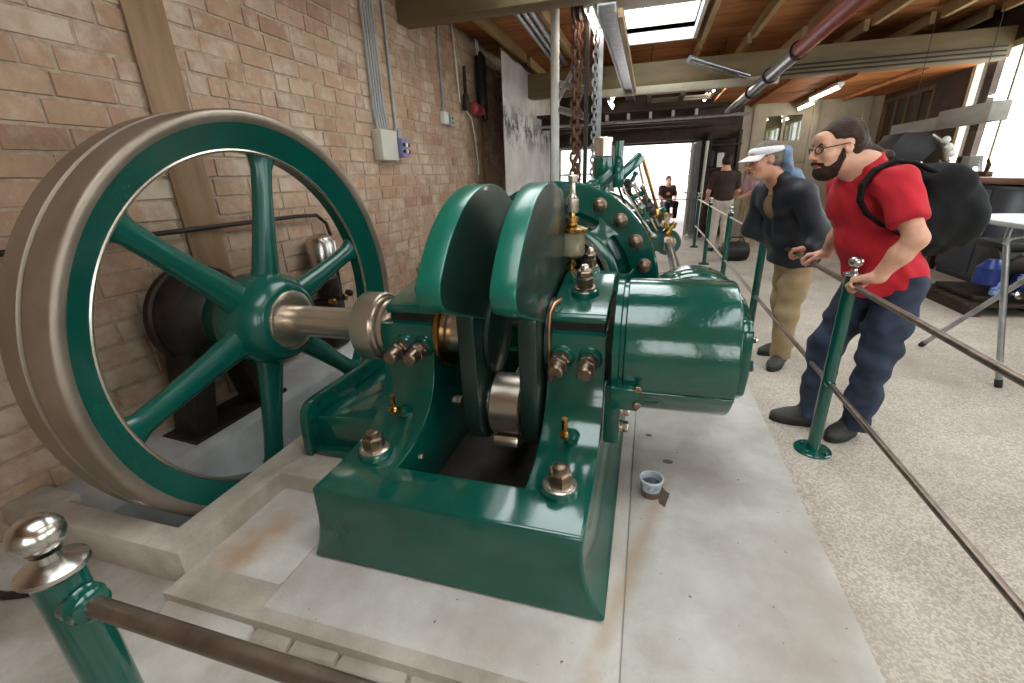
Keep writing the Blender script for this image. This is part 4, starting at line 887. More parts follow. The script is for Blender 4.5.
# ---- overhead: cable tray, tubes, hanging flue pipe, battens
ct = thing('light_channel', 'long grey steel channel hanging below the roof along the hall', 'channel', (-0.45, 7.4, 2.79))
m = MB(); m.box(-0.53,-0.37,4.6,10.2,2.85,2.865); m.box(-0.53,-0.518,4.6,10.2,2.79,2.85); m.box(-0.382,-0.37,4.6,10.2,2.79,2.85); m.build('channel', ZINC, ct)
m = MB(); m.box(-0.365,-0.325,4.8,9.0,2.80,2.87); m.build('edge_batten', RAFTER, ct)
def tube_light(x, y0, y1, z, label, base=True):
    t = thing('tube_light', label, 'lamp', (x, (y0+y1)/2, z), 'fluorescent tube lights')
    m = MB(); m.box(x-0.05, x+0.05, y0, y1, z+0.03, z+0.075); m.build('fitting', WHITE, t)
    m = MB(); m.cyl((x,y0+0.04,z), (x,y1-0.04,z), 0.022, seg=12); m.build('tube', TUBE, t)
    for yy in (y0+0.25, y1-0.25):
        m = MB(); m.cyl((x,yy,z+0.07), (x,yy,(2.9 if x > 2 and yy < 13 else ROOF)+0.02), 0.006, seg=6); m.build('hanger', IRON, t)
    for yy in (y0+0.02, y1-0.05):
        m = MB(); m.box(x-0.02, x+0.02, yy, yy+0.03, z-0.02, z+0.035); m.build('lamp_holder', WHITE, t)
tube_light(3.0, 9.75, 11.35, 2.74, 'nearer, upper one of two bright fluorescent tubes before the partition')
tube_light(3.2, 11.75, 12.9, 2.74, 'farther, lower one of two bright fluorescent tubes before the partition')
tube_light(-0.85, 9.6, 10.7, 2.95, 'fluorescent tube left of the grey steel channel, nearer one')
tube_light(-0.95, 11.0, 12.0, 2.95, 'fluorescent tube left of the grey steel channel, farther one')
tube_light(1.1, 9.7, 10.7, 2.95, 'fluorescent tube beside the hanging flue pipe, nearer one')
tube_light(1.05, 11.0, 11.9, 2.95, 'fluorescent tube beside the hanging flue pipe, farther one')
tube_light(-0.78, 5.9, 7.1, 3.2, 'fluorescent tube above the bright hand chain')
tube_light(3.15, 13.3, 14.0, 2.6, 'fluorescent tube glowing behind the small partition window')
fp2 = thing('flue_pipe', 'shiny flue pipe with a red oxide end slung under the roof', 'pipe', (1.75, 9.5, 2.9))
A_, B_ = Vector((1.66,6.1,2.86)), Vector((1.56,11.8,2.66))
dd = (B_-A_).normalized()
m = MB(); m.cyl(A_+dd*0.9, B_, 0.085, seg=24); m.build('steel_pipe', ZINC, fp2)
for t in (0.9, 2.2, 3.4):
    m = MB(); m.lathe(A_+dd*t, dd, [(0,0.09),(0.01,0.11),(0.05,0.11),(0.06,0.09)], 24, True); m.build('clamp', IRON, fp2)
m = MB(); m.cyl(A_-dd*6.0, A_+dd*0.9, 0.085, seg=24); m.build('red_pipe', RED, fp2)
for k in range(2):
    m = MB(); m.cyl((0.42+0.02*k,8.0-0.2*k,3.02), (1.42,9.1-0.2*k,2.9), 0.03, seg=12); m.alone('brace_tube', ZINC, ['upper', 'lower'][k] + ' pale tube reaching from the skylight corner to the flue pipe', 'tube')
hf = thing('hatch_frame', 'pale timber hatch frame under the roof beyond the beam', 'frame', (0.5, 10.2, 2.85))
for (x0, x1, y0, y1) in ((-0.15,1.15,9.62,9.70),(-0.15,1.15,10.75,10.83),(-0.15,-0.07,9.7,10.75),(0.46,0.54,9.7,10.75),(1.07,1.15,9.7,10.75)):
    m = MB(); m.box(x0,x1,y0,y1,2.84,2.9); m.build('frame_bar', CREAM, hf)
for x in (-0.11, 1.11):
    for y in (9.66, 10.79):
        m = MB(); m.cyl((x,y,2.9), (x,y,ROOF+0.02), 0.008, seg=6); m.build('hanger', IRON, hf)
for k in range(3):
    m = MB(); m.box(-0.05,1.05,10.4+0.1*k,10.43+0.1*k,2.85,2.88); m.build('slat', CREAM, hf)
for k in range(6):
    x = -1.35+0.42*k; m = MB(); m.box(x, x+0.05, 10.02, 10.28, 2.5, 2.60); m.alone('pale_bracket', WHITE, ['first', 'second', 'third', 'fourth', 'fifth', 'sixth', 'seventh'][k] + ' small pale bracket from the left on the nearest dark joist', 'bracket', 'pale brackets on the dark joist')
m = MB(); m.cyl((-2.5,10.0,2.45), (1.7,10.0,2.45), 0.03, seg=10); m.alone('sprinkler_pipe', ZINC, 'long thin pipe running across below the dark joists', 'pipe')
for k in range(3):
    m = MB(); m.cyl((1.9,9.12,2.90+0.06*k), (4.8,9.12,2.90+0.06*k), 0.013, seg=8); m.alone('beam_conduit', IRON, ['lowest', 'middle', 'uppermost'][k] + ' thin conduit clipped to the long khaki beam', 'conduit')
# ================================================================== right side of the hall
tbl = thing('folding_table', 'grey folding table with bent steel tube legs at the right edge', 'table', (2.7, 3.8, 0.0))
poly = []
for cx, cy, a0 in ((2.36,4.1,90),(2.36,3.35,180),(3.3,3.35,270),(3.3,4.1,0)):
    for k in range(7):
        a = math.radians(a0+15*k); poly.append((cx+0.16*math.cos(a), cy+0.16*math.sin(a)))
m = MB(); m.prism(poly, 'z', 1.095, 1.125); m.build('top', M('table_laminate', rgb(176,176,176), rgb(160,160,160), 5, 0.35), tbl, bev=0.006)
for p, q in (((2.443,3.638,0.03),(2.245,3.72,1.09)), ((2.361,4.416,0.03),(2.44,3.36,1.09)), ((3.30,3.64,0.03),(3.2,3.72,1.09)), ((3.30,4.30,0.03),(3.22,3.36,1.09))):
    m = MB(); P0, Q0 = Vector(p), Vector(q); mid = P0.lerp(Q0, 0.93)
    m.tube([P0, P0.lerp(Q0, 0.5), mid, Q0+Vector((0.02,0,0))], 0.018, 12); lg_ = m.build('leg', ZINC, tbl)
    m = MB(); d = (P0-Q0).normalized(); m.cyl(P0-d*0.03, P0+d*0.028, 0.022, seg=12); m.build('rubber_foot', BLACK, lg_)
m = MB(); m.tube([(2.245,3.70,0.98),(2.26,3.69,1.02),(2.32,3.69,1.035),(3.1,3.69,1.035),(3.17,3.69,1.02),(3.185,3.69,0.98)], 0.016, 10); m.build('stretcher', ZINC, tbl)
m = MB(); m.tube([(2.41,3.74,0.75),(3.27,3.74,0.75)], 0.014, 10); m.build('stretcher', ZINC, tbl)
pl = thing('pallet', 'dark timber pallet under the blue compressor', 'pallet', (3.9, 5.9, 0))
for k in range(7):
    m = MB(); y = 5.48+0.145*k; m.box(3.2, 4.6, y, y+0.11, 0.10, 0.125); m.build('board', DARKW, pl, smooth=False)
for x in (3.22, 3.85, 4.48):
    m = MB(); m.box(x, x+0.1, 5.46, 6.46, 0.0, 0.098); m.build('bearer', DARKW, pl, smooth=False)
cp = thing('compressor', 'black and blue compressor with shiny fins standing on the dark pallet', 'compressor', (3.8, 5.95, 0.125))
m = MB(); m.box(3.3,4.5,5.6,6.3,0.127,0.19); m.build('base_frame', IRON, cp, bev=0.01)
m = MB(); m.lathe((3.45,5.85,0.47), (1,0,0.0), [(0,0.1),(0.02,0.17),(0.5,0.17),(0.54,0.13)], 28); m.build('motor', IRON, cp)
for k in range(8):
    m = MB(); m.lathe((3.98+0.05*k,5.85,0.46), XD, [(0,0.10),(0,0.2),(0.016,0.2),(0.016,0.10)], 24, True); m.build('fin', ZINC if k % 2 else IRON, cp)
m = MB(); m.lathe((3.97,5.85,0.46), XD, [(0,0.13),(0.44,0.13)], 24); m.build('cylinder_block', IRON, cp)
m = MB(); m.lathe((3.38,5.62,0.30), (0,0,1), [(0,0.1),(0.02,0.12),(0.18,0.12),(0.2,0.10),(0.26,0.05)], 24); m.build('blue_filter', BLUE, cp)
m = MB(); m.lathe((3.58,5.60,0.34), (1,0,0), [(0,0.05),(0.02,0.085),(0.2,0.085),(0.22,0.05)], 20); m.build('blue_receiver', BLUE, cp)
m = MB(); m.lathe((3.42,5.54,0.22), (0,0,1), [(0,0.045),(0.13,0.045),(0.14,0.03)], 16); m.build('oil_bottle', M('blue_white_label', rgb(150,176,214), rgb(60,96,168), 30, 0.4), cp)
m = MB(); m.box(3.5,4.4,5.75,6.25,0.62,0.70); m.build('cover_plate', BLACK, cp, bev=0.02)
m = MB(); m.tube([(3.4,5.6,0.5),(3.5,5.5,0.62),(3.8,5.52,0.6),(4.0,5.6,0.5),(4.2,5.6,0.64)], 0.018, 10); m.build('hose', BLACK, cp)
for k in range(5):
    m = MB(); m.lathe((3.62+0.17*k,5.62,0.2), (0.2,-1,0.3), [(0,0.03),(0.03,0.045),(0.07,0.045),(0.08,0.02)], 14); m.build('fitting', (CHROME, BRASS, IRON, CHROME, BLUE)[k], cp)
# cabinets, bench and what stands on them
cb = thing('metal_cabinet', 'dark blue grey metal cabinet below the window bench', 'cabinet', (4.3, 7.2, 0))
SLATE = M('slate_paint', rgb(46,54,64), rgb(58,68,78), 4, 0.3)
m = MB(); m.box(4.1,4.62,6.45,7.95,0.06,1.20); m.build('body', SLATE, cb, bev=0.01)
for k in range(2):
    m = MB(); y = 6.47+0.74*k; m.box(4.075,4.1,y,y+0.72,0.12,1.16); d = m.build('door', SLATE, cb, bev=0.008)
    m = MB(); m.cyl((4.06,y+0.64-0.56*k,0.6), (4.06,y+0.64-0.56*k,0.75), 0.01, seg=8); m.build('handle', CHROME, d)
m = MB(); m.box(4.12,4.6,6.47,7.93,0.0,0.06); m.build('plinth', BLACK, cb)
bn2 = thing('workbench', 'brown wooden workbench top running below the bright window', 'workbench', (4.5, 8.2, 0))
m = MB(); m.box(4.05,4.88,6.4,10.2,1.22,1.29); m.build('top', M('varnished_bench', rgb(140,84,42), rgb(112,64,32), 6, 0.35, stretch=(1,0.2,1)), bn2, bev=0.006)
for y in (8.1, 10.05):
    for x in (4.12, 4.8):
        m = MB(); m.box(x-0.04,x+0.04,y-0.04,y+0.04,0,1.22); m.build('leg', DARKW, bn2)
m = MB(); m.box(4.2,4.82,8.15,10.0,0.45,0.49); m.build('shelf', DARKW, bn2)
TOOLS = [('bench_vise', 'grey bench vise on the bench before the window', 'vise', (4.4,8.5)), ('hand_plane', 'dark hand plane standing on the bench before the window', 'plane', (4.35,8.05)), ('grease_can', 'small pale can on the bench beside the vise', 'can', (4.3,9.0)), ('spray_bottle', 'white bottle on the bench near the brown wall', 'bottle', (4.25,9.45)), ('oil_can', 'bright metal oil can on the bench left of the vise', 'can', (4.45,9.25))]
for k, (nm, lab, cat, (x, y)) in enumerate(TOOLS):
    t = thing(nm, lab, cat, (x, y, 1.29)); P = Vector((x, y, 1.29))
    if k == 0:
        m = MB(); m.lathe(P, (0,0,1), [(0,0.12),(0.03,0.12),(0.05,0.07),(0.12,0.06)], 20); m.build('base', GREYP, t)
        m = MB(); m.box(x-0.08,x+0.08,y-0.2,y-0.02,1.41,1.56); m.box(x-0.05,x+0.05,y-0.02,y+0.16,1.41,1.5); m.build('fixed_jaw', GREYP, t, bev=0.01)
        m = MB(); m.box(x-0.08,x+0.08,y+0.04,y+0.11,1.43,1.56); m.build('moving_jaw', IRON, t, bev=0.01); m = MB(); m.cyl((x,y+0.1,1.45),(x,y+0.34,1.45),0.018); m.cyl((x-0.13,y+0.32,1.45),(x+0.13,y+0.32,1.45),0.01); m.build('screw', CHROME, t)
    elif k == 1:
        m = MB(); m.prism([(y-0.2,1.29),(y+0.2,1.29),(y+0.2,1.34),(y+0.05,1.36),(y-0.2,1.35)], 'x', x-0.04, x+0.04); m.build('body', WOOD, t, bev=0.006); m = MB(); m.tube([(x,y-0.12,1.34),(x,y-0.14,1.44),(x,y-0.08,1.5)], [0.022,0.02,0.018], 10); m.build('handle', DARKW, t); m = MB(); m.bar((x,y,1.34),(x,y+0.08,1.52),0.05,0.012); m.build('iron', CHROME, t)
    else:
        r = (0.06,0.05,0.05)[k-2]; h = (0.14,0.2,0.12)[k-2]; mt = (CREAM, WHITE, CHROME)[k-2]
        m = MB(); m.lathe(P, (0,0,1), [(0,r*0.95),(0.005,r),(h,r),(h+0.03,r*0.5),(h+0.04,r*0.3)], 18); m.build('body', mt, t); m = MB(); m.lathe(P+Vector((0,0,h+0.035)), (0,0,1), [(0,r*0.35),(0.05,r*0.33),(0.055,r*0.2)], 12); m.build('cap', RED if k == 3 else IRON, t)
        if k == 4: m = MB(); m.tube([P+Vector((0,0,h)), P+Vector((0,-0.1,h+0.1)), P+Vector((0,-0.2,h+0.2))], [0.012,0.008,0.004], 8); m.build('spout', CHROME, t)
dp = thing('drill_press', 'dark drill press with a spoked hand wheel at the right edge by the window', 'drill press', (3.9, 6.15, 1.29-0.0))
m = MB(); m.lathe((4.25,6.6,1.292), (0,0,1), [(0,0.2),(0.04,0.2),(0.05,0.05),(0.9,0.05)], 20); m.build('column', IRON, dp)
m = MB(); m.box(4.0,4.42,6.45,6.75,1.85,2.15); m.build('head', IRON, dp, bev=0.03)
m = MB(); pts = [(3.97,6.62+0.17*math.cos(a),1.80+0.17*math.sin(a)) for a in np.linspace(0,2*PI,25)[:-1]]; m.tube(pts, 0.016, 8, True); wh = m.build('hand_wheel', BLACK, dp)
for k in range(3):
    a = 2*PI*k/3; m = MB(); m.cyl((3.97,6.62,1.80),(3.97,6.62+0.17*math.cos(a),1.80+0.17*math.sin(a)),0.012,seg=8); m.build('spoke', BLACK, wh)
m = MB(); m.lathe((3.93,6.62,1.80), XD, [(0,0.04),(0.08,0.04)], 14); m.build('wheel_hub', BLACK, wh)
hb_ = thing('hanging_timber', 'pale painted timber beam hanging in front of the right window', 'timber', (3.25, 7.2, 1.9))
PT = M('grey_white_timber', rgb(176,172,164), rgb(150,146,138), 5, 0.7, 0, 0.1, 40, stretch=(1,0.2,1))
m = MB(); m.box(3.19,3.31,6.9,8.05,1.86,1.99); m.build('thin_end', PT, hb_, bev=0.006)
m = MB(); m.box(3.17,3.33,6.0,6.9,1.86,2.04); m.build('thick_end', PT, hb_, bev=0.006)
for y in (6.4, 7.7):
    m = MB(); m.cyl((3.25,y,1.98),(3.25,y,ROOF+0.02),0.004,seg=8); m.build('hanger_rod', IRON, hb_)
mh = thing('lathe_hood', 'dark angular machine hood behind the backpack', 'machine', (2.84, 6.7, 0))
m = MB(); m.prism([(2.62,1.66),(2.72,1.50),(2.95,1.50),(3.06,1.64),(2.96,1.80),(2.72,1.82)], 'y', 6.5, 7.0); m.build('hood', BLACK, mh, bev=0.015)
m = MB(); m.cyl((2.84,6.75,0.0),(2.84,6.75,1.52),0.05,seg=14); m.build('stand', IRON, mh); m = MB(); m.cyl((2.84,6.75,0),(2.84,6.75,0.03),0.26,seg=24); m.build('foot', IRON, mh)
m = MB(); m.tube([(3.0,6.55,1.78),(3.12,6.5,1.68),(3.16,6.45,1.50)], 0.03, 10); m.build('arm', CHROME, mh)
for k in range(3):
    m = MB(); m.ball((3.10+0.04*k,6.46,1.72-0.07*k), 0.04, 14, 8); m.build('knob', WHITE, mh)
for k, (x, y, tx, ty, h) in enumerate(((2.75,5.9,2.62,6.6,1.05),(2.95,6.0,3.2,6.66,0.95))):
    m = MB(); m.bar((x,y,0.0),(x+0.05,y+0.5,h),0.14,0.03,up=(0,-1,0.3)); m.alone('leaning_board', WOOD, ['brown board leaning behind the backpack', 'short brown board leaning beside the compressor'][k], 'board', base=(x,y,0))
rk = thing('tool_rack', 'dark shelf rack of stored parts beside the doorway', 'rack', (1.6, 11.9, 0))
for x in (1.25, 1.85):
    m = MB(); m.box(x-0.03,x+0.03,11.6,11.9,0,2.3); m.build('upright', DARKW, rk)
for z in (0.3,0.9,1.5,2.0):
    m = MB(); m.box(1.2,1.9,11.58,11.92,z,z+0.03); m.build('shelf', DARKW, rk)
for k in range(3):
    m = MB(); m.box(1.22+0.2*k,1.36+0.2*k,11.56,11.6,1.55,1.9-0.05*k); m.alone('hanging_coat', BLACK if k != 1 else WHITE, ['dark coat on the rack, nearest the doorway', 'white cloth hanging on the dark rack', 'dark coat on the rack, farthest from the doorway'][k], 'coat', bev=0.015)
m = MB(); m.cyl((1.12,11.3,0.0),(1.18,11.5,2.1),0.035,seg=12); m.alone('white_pipe', WHITE, 'white pipe leaning beside the open doorway', 'pipe', base=(1.12,11.3,0))
gb = thing('duffel_bag', 'black bag on the floor behind the far railing post', 'bag', (1.5, 8.5, 0))
F0 = MB(); F0.lathe((1.28,8.5,0.16), (1,0.15,0), [(0,0.08),(0.03,0.15),(0.1,0.17),(0.3,0.17),(0.42,0.15),(0.46,0.07)], 20); F0.build('body', BLACK, gb)
m = MB(); m.tube([(1.38,8.5,0.32),(1.42,8.5,0.4),(1.6,8.53,0.4),(1.64,8.53,0.32)], 0.012, 8); m.build('handle', BLACK, gb)
m = MB(); m.tube([(-2.88,0.60,-0.058),(-2.7,0.66,-0.058),(-2.55,0.69,-0.058),(-2.45,0.70,-0.058),(-2.36,0.74,-0.058),(-2.28,0.82,-0.058)], 0.016, 8); m.alone('black_hose', BLACK, 'black hose lying on the floor behind the lower left railing post', 'hose', base=(-2.5,0.7,-0.075))
# ================================================================== people: smooth implicit bodies turned into meshes
class Field:
    def __init__(self, lo, hi, h):
        self.h = h; self.lo = np.array(lo, float); self.n = np.ceil((np.array(hi)-self.lo)/h).astype(int)+1
        self.a = np.full(self.n, 0.5, np.float32)
    def sub(self, lo, hi):
        i0 = np.maximum(0, np.floor((np.array(lo)-self.lo)/self.h).astype(int)); i1 = np.minimum(self.n, np.ceil((np.array(hi)-self.lo)/self.h).astype(int)+1)
        if np.any(i1 <= i0): return None, None
        ax = [self.lo[k]+self.h*np.arange(i0[k], i1[k], dtype=np.float32) for k in range(3)]
        return tuple(slice(i0[k], i1[k]) for k in range(3)), np.meshgrid(*ax, indexing='ij', sparse=True)
    def merge(self, s, d, k, neg=False):
        a = self.a[s]
        if neg: a = -a
        if k > 0:
            h = np.clip(0.5+0.5*(a-d)/k, 0, 1); r = a*(1-h)+d*h - k*h*(1-h)
        else: r = np.minimum(a, d)
        self.a[s] = -r if neg else r
    def cap(self, p, q, r0, r1=None, k=0.02, neg=False):
        p = np.array(p, float); q = np.array(q, float); r1 = r0 if r1 is None else r1; m = max(r0, r1)+k+3*self.h+0.03
        s, g = self.sub(np.minimum(p, q)-m, np.maximum(p, q)+m)
        if s is None: return self
        d = q-p; L2 = max(1e-9, d@d)
        t = np.clip(((g[0]-p[0])*d[0]+(g[1]-p[1])*d[1]+(g[2]-p[2])*d[2])/L2, 0, 1)
        dist = np.sqrt((g[0]-p[0]-t*d[0])**2+(g[1]-p[1]-t*d[1])**2+(g[2]-p[2]-t*d[2])**2) - (r0+(r1-r0)*t)
        self.merge(s, dist.astype(np.float32), k, neg); return self
    def chain(self, pts, rs, k=0.02):
        for i in range(len(pts)-1): self.cap(pts[i], pts[i+1], rs[i], rs[i+1], k)
        return self
    def ell(self, c, r, ax=None, k=0.02, neg=False):
        c = np.array(c, float); r = np.array(r, float); ax = np.eye(3) if ax is None else np.array([list(v) for v in ax]); m = r.max()+k+3*self.h+0.03
        s, g = self.sub(c-m, c+m)
        if s is None: return self
        X = [(g[0]-c[0])*ax[i][0]+(g[1]-c[1])*ax[i][1]+(g[2]-c[2])*ax[i][2] for i in range(3)]
        k0 = np.sqrt(sum((X[i]/r[i])**2 for i in range(3)))+1e-6; k1 = np.sqrt(sum((X[i]/r[i]**2)**2 for i in range(3)))+1e-6
        self.merge(s, (k0*(k0-1)/k1).astype(np.float32), k, neg); return self
    def box(self, c, b, ax=None, rd=0.01, k=0.01):
        c = np.array(c, float); b = np.array(b, float); ax = np.eye(3) if ax is None else np.array([list(v) for v in ax]); m = np.linalg.norm(b)+k+3*self.h+0.02
        s, g = self.sub(c-m, c+m)
        if s is None: return self
        Q = [np.abs((g[0]-c[0])*ax[i][0]+(g[1]-c[1])*ax[i][1]+(g[2]-c[2])*ax[i][2])-b[i]+rd for i in range(3)]
        d = np.sqrt(sum(np.maximum(q, 0)**2 for q in Q)) + np.minimum(np.maximum(np.maximum(Q[0], Q[1]), Q[2]), 0) - rd
        self.merge(s, d.astype(np.float32), k); return self
    def grid(self):
        return np.meshgrid(*[self.lo[k]+self.h*np.arange(self.n[k], dtype=np.float32) for k in range(3)], indexing='ij', sparse=True)
    def cut(self, p, n, soft=0.0):
        """keep the side that n points away from"""
        g = self.grid(); n = np.array(n, float)/np.linalg.norm(n); d = (g[0]-p[0])*n[0]+(g[1]-p[1])*n[1]+(g[2]-p[2])*n[2]
        self.a = np.maximum(self.a, d.astype(np.float32)); return self
    def wrinkle(self, amp, f=30.0, seed=0, vert=0.35):
        rr = random.Random(seed); g = self.grid(); w = 0
        for i in range(5):
            kx, ky, kz = rr.uniform(-1,1)*f, rr.uniform(-1,1)*f, rr.uniform(-1,1)*f*vert; w = w + np.sin(kx*g[0]+ky*g[1]+kz*g[2]+rr.uniform(0,6)+1.5*np.sin(g[2]*f*0.35+i))
        self.a = self.a + (amp*w/2.2).astype(np.float32); return self
    def mesh(self, name, mat, parent, label=None):
        a = self.a; a[0] = a[-1] = 0.5; a[:,0] = a[:,-1] = 0.5; a[:,:,0] = a[:,:,-1] = 0.5
        ins = a < 0; n = a.shape
        c = [ins[i:n[0]-1+i, j:n[1]-1+j, k:n[2]-1+k] for i in (0,1) for j in (0,1) for k in (0,1)]
        al = c[0].copy(); an = c[0].copy()
        for q in c[1:]: al &= q; an |= q
        cell = an & ~al; idx = np.argwhere(cell); vid = np.full(cell.shape, -1, np.int32); vid[cell] = np.arange(len(idx))
        acc = np.zeros((len(idx), 3)); cnt = np.zeros(len(idx))
        cor = [(i,j,k) for i in (0,1) for j in (0,1) for k in (0,1)]
        val = {q: a[idx[:,0]+q[0], idx[:,1]+q[1], idx[:,2]+q[2]].astype(float) for q in cor}
        for q in cor:
            for ax in range(3):
                if q[ax]: continue
                q2 = list(q); q2[ax] = 1; q2 = tuple(q2); v0, v1 = val[q], val[q2]; m = (v0 < 0) != (v1 < 0)
                t = np.where(m, v0/np.where(m, v0-v1, 1), 0); p = np.array(q, float)[None,:].repeat(len(idx), 0); p[:,ax] += t
                acc[m] += p[m]; cnt[m] += 1
        V = self.lo + self.h*(idx + acc/cnt[:,None])
        F = []
        for ax in range(3):
            u, w = [(1,2),(2,0),(0,1)][ax]
            s0 = [slice(1,n[0]-1), slice(1,n[1]-1), slice(1,n[2]-1)]; s0[ax] = slice(0, n[ax]-1); s1 = list(s0); s1[ax] = slice(1, n[ax])
            A, B = ins[tuple(s0)], ins[tuple(s1)]
            for cond, flip in ((A & ~B, False), (~A & B, True)):
                e = np.argwhere(cond)
                if not len(e): continue
                e = e + np.array([0 if q == ax else 1 for q in range(3)])
                def gi(du, dw):
                    x = e.copy(); x[:,u] -= du; x[:,w] -= dw; return vid[x[:,0], x[:,1], x[:,2]]
                quad = np.stack([gi(1,1), gi(0,1), gi(0,0), gi(1,0)], 1); F.append(quad[:,::-1] if flip else quad)
        F = np.concatenate(F); F = F[(F >= 0).all(1)]
        # light Laplacian smoothing removes the voxel steps
        for _ in range(2):
            s = np.zeros_like(V); k = np.zeros(len(V))
            for i in range(4):
                np.add.at(s, F[:,i], V[F[:,(i+1)%4]]); np.add.at(k, F[:,i], 1)
                np.add.at(s, F[:,(i+1)%4], V[F[:,i]]); np.add.at(k, F[:,(i+1)%4], 1)
            V = V*0.5 + 0.5*s/np.maximum(k,1)[:,None]
        off = np.array(WLOC[parent][:]); me = bpy.data.meshes.new(name)
        me.vertices.add(len(V)); me.vertices.foreach_set('co', (V-off).ravel())
        me.loops.add(F.size); me.loops.foreach_set('vertex_index', F.ravel().astype(np.int32))
        me.polygons.add(len(F)); me.polygons.foreach_set('loop_start', np.arange(0, F.size, 4, dtype=np.int32)); me.polygons.foreach_set('loop_total', np.full(len(F), 4, np.int32))
        me.update(); me.validate(); me.materials.append(mat); me.polygons.foreach_set('use_smooth', np.ones(len(F), bool))
        o = bpy.data.objects.new(name, me); COL.objects.link(o); o.parent = parent; WLOC[o] = WLOC[parent]
        if label: o['label'] = label
        return o
SKIN = M('skin_fair', rgb(208,150,124), rgb(222,172,146), 14, 0.48, 0, 0.05, 120)
SKIN2 = M('skin_ruddy', rgb(200,138,112), rgb(216,160,134), 14, 0.48, 0, 0.05, 120)
SKIN.node_tree.nodes['Principled BSDF'].inputs['Subsurface Weight'].default_value = 0.12
SKIN.node_tree.nodes['Principled BSDF'].inputs['Subsurface Radius'].default_value = (0.02, 0.008, 0.005)
LIP = M('lips', rgb(176,104,92), None, 10, 0.45)
HAIRB = M('dark_brown_hair', rgb(40,26,20), rgb(66,46,34), 60, 0.6, 0, 0.4, 160, stretch=(0.4,1,1), spec=0.25)
BEARD = M('dark_beard', rgb(38,25,19), rgb(66,46,34), 120, 0.75, 0, 0.6, 220, spec=0.2)
HAIRG = M('greying_hair', rgb(84,70,60), rgb(120,104,92), 70, 0.6, 0, 0.4, 160)
STUB = M('grey_stubble', rgb(176,142,122), rgb(208,190,176), 110, 0.7, 0, 0.4, 220)
EYEW = M('eye_white', rgb(220,212,204), None, 5, 0.2)
IRIS = M('iris_dark', rgb(44,34,28), None, 5, 0.15)
SHIRT = M('red_cotton', rgb(200,28,46), rgb(180,20,38), 9, 0.85, 0, 0.15, 300)
JEANS = M('blue_denim', rgb(30,38,56), rgb(54,66,90), 7, 0.85, 0, 0.2, 350, lo=0.3, hi=0.8)
KHAKI = M('khaki_cotton', rgb(178,154,118), rgb(158,134,100), 8, 0.85, 0, 0.15, 250)
NAVY = M('navy_shell', rgb(19,22,33), rgb(29,34,47), 6, 0.55, 0, 0.15, 120)
HOOD = M('blue_grey_lining', rgb(112,132,160), rgb(92,112,140), 8, 0.7, 0, 0.1, 100)
SWEAT = M('tan_knit', rgb(150,118,88), rgb(136,104,76), 9, 0.9, 0, 0.2, 300)
NYLON = M('black_nylon', rgb(8,8,9), rgb(13,13,15), 6, 0.75, 0, 0.15, 150, spec=0.25)
SHOE = M('dark_grey_shoe', rgb(66,64,62), rgb(48,46,44), 12, 0.6, 0, 0.15, 150)
SOLE = M('dark_sole', rgb(28,27,26), None, 12, 0.7)
LACE = M('shoe_lace', rgb(40,38,38), None, 12, 0.8)
CAPW = M('white_visor_cotton', rgb(232,232,234), rgb(218,218,222), 6, 0.75, 0, 0.06, 200)
FRAMEB = M('black_spectacle_frame', rgb(16,15,16), None, 5, 0.3)
LENS = glass('spectacle_lens', (0.92,0.93,0.92,1), 0.07)
BROWNT = M('brown_shirt', rgb(66,44,34), rgb(54,36,28), 8, 0.85)
PALEP = M('pale_trousers', rgb(206,196,182), rgb(190,178,164), 8, 0.85)
PINK = M('pink_shirt', rgb(196,150,160), rgb(182,136,148), 8, 0.85)
def vv(*a): return np.array(a, float)
def hand(F, wrist, X, N, thumb, curl=(50,70,40), scale=1.0, spread=0.021, fr=0.0088, forearm=None):
    """palm, four jointed fingers and a thumb; X along the fingers, N where the palm faces, thumb = side of the thumb"""
    X = np.array(X, float); X /= np.linalg.norm(X); N = np.array(N, float); N -= X*(N@X); N /= np.linalg.norm(N)
    S = np.cross(X, N); S *= np.sign(S@np.array(thumb, float)); w = np.array(wrist, float); q = scale
    F.box(w+X*0.05*q, (0.046*q, 0.039*q, 0.0145*q), (X, S, N), 0.013*q, 0.012)
    F.cap(w+X*-0.015*q, w+X*0.03*q, 0.026*q, 0.022*q, 0.02)
    F.ell(w+X*0.03*q+S*0.024*q+N*0.01*q, (0.032*q, 0.016*q, 0.015*q), (X, S, N), 0.01)
    for i, (off, ln) in enumerate(((1.45, 0.078), (0.48, 0.086), (-0.48, 0.080), (-1.42, 0.064))):
        p = w+X*(0.088-0.006*abs(i-1))*q+S*off*spread*q; a = 0.0
        for j, fr_ in enumerate((0.45, 0.31, 0.26)):
            a += math.radians(curl[j]*(1+0.05*i)); d = X*math.cos(a)+N*math.sin(a)+S*(0.03*(1.2-i))*(1 if j == 0 else 0); d /= np.linalg.norm(d)
            e = p+d*ln*fr_*q; r = fr*q*(1-0.07*j)*(0.9 if i == 3 else 1); F.cap(p, e, r*1.05, r*0.97, 0.004); p = e
    p = w+X*0.022*q+S*0.03*q+N*0.006*q; d = X*0.62+S*0.62+N*0.35; d /= np.linalg.norm(d); e = p+d*0.04*q; F.cap(p, e, 0.0135*q, 0.0105*q, 0.008)
    d = X*0.75+S*0.15+N*0.55; d /= np.linalg.norm(d); f = e+d*0.032*q; F.cap(e, f, 0.0108*q, 0.0098*q, 0.004); F.cap(f, f+d*0.022*q, 0.0098*q, 0.0085*q, 0.004)
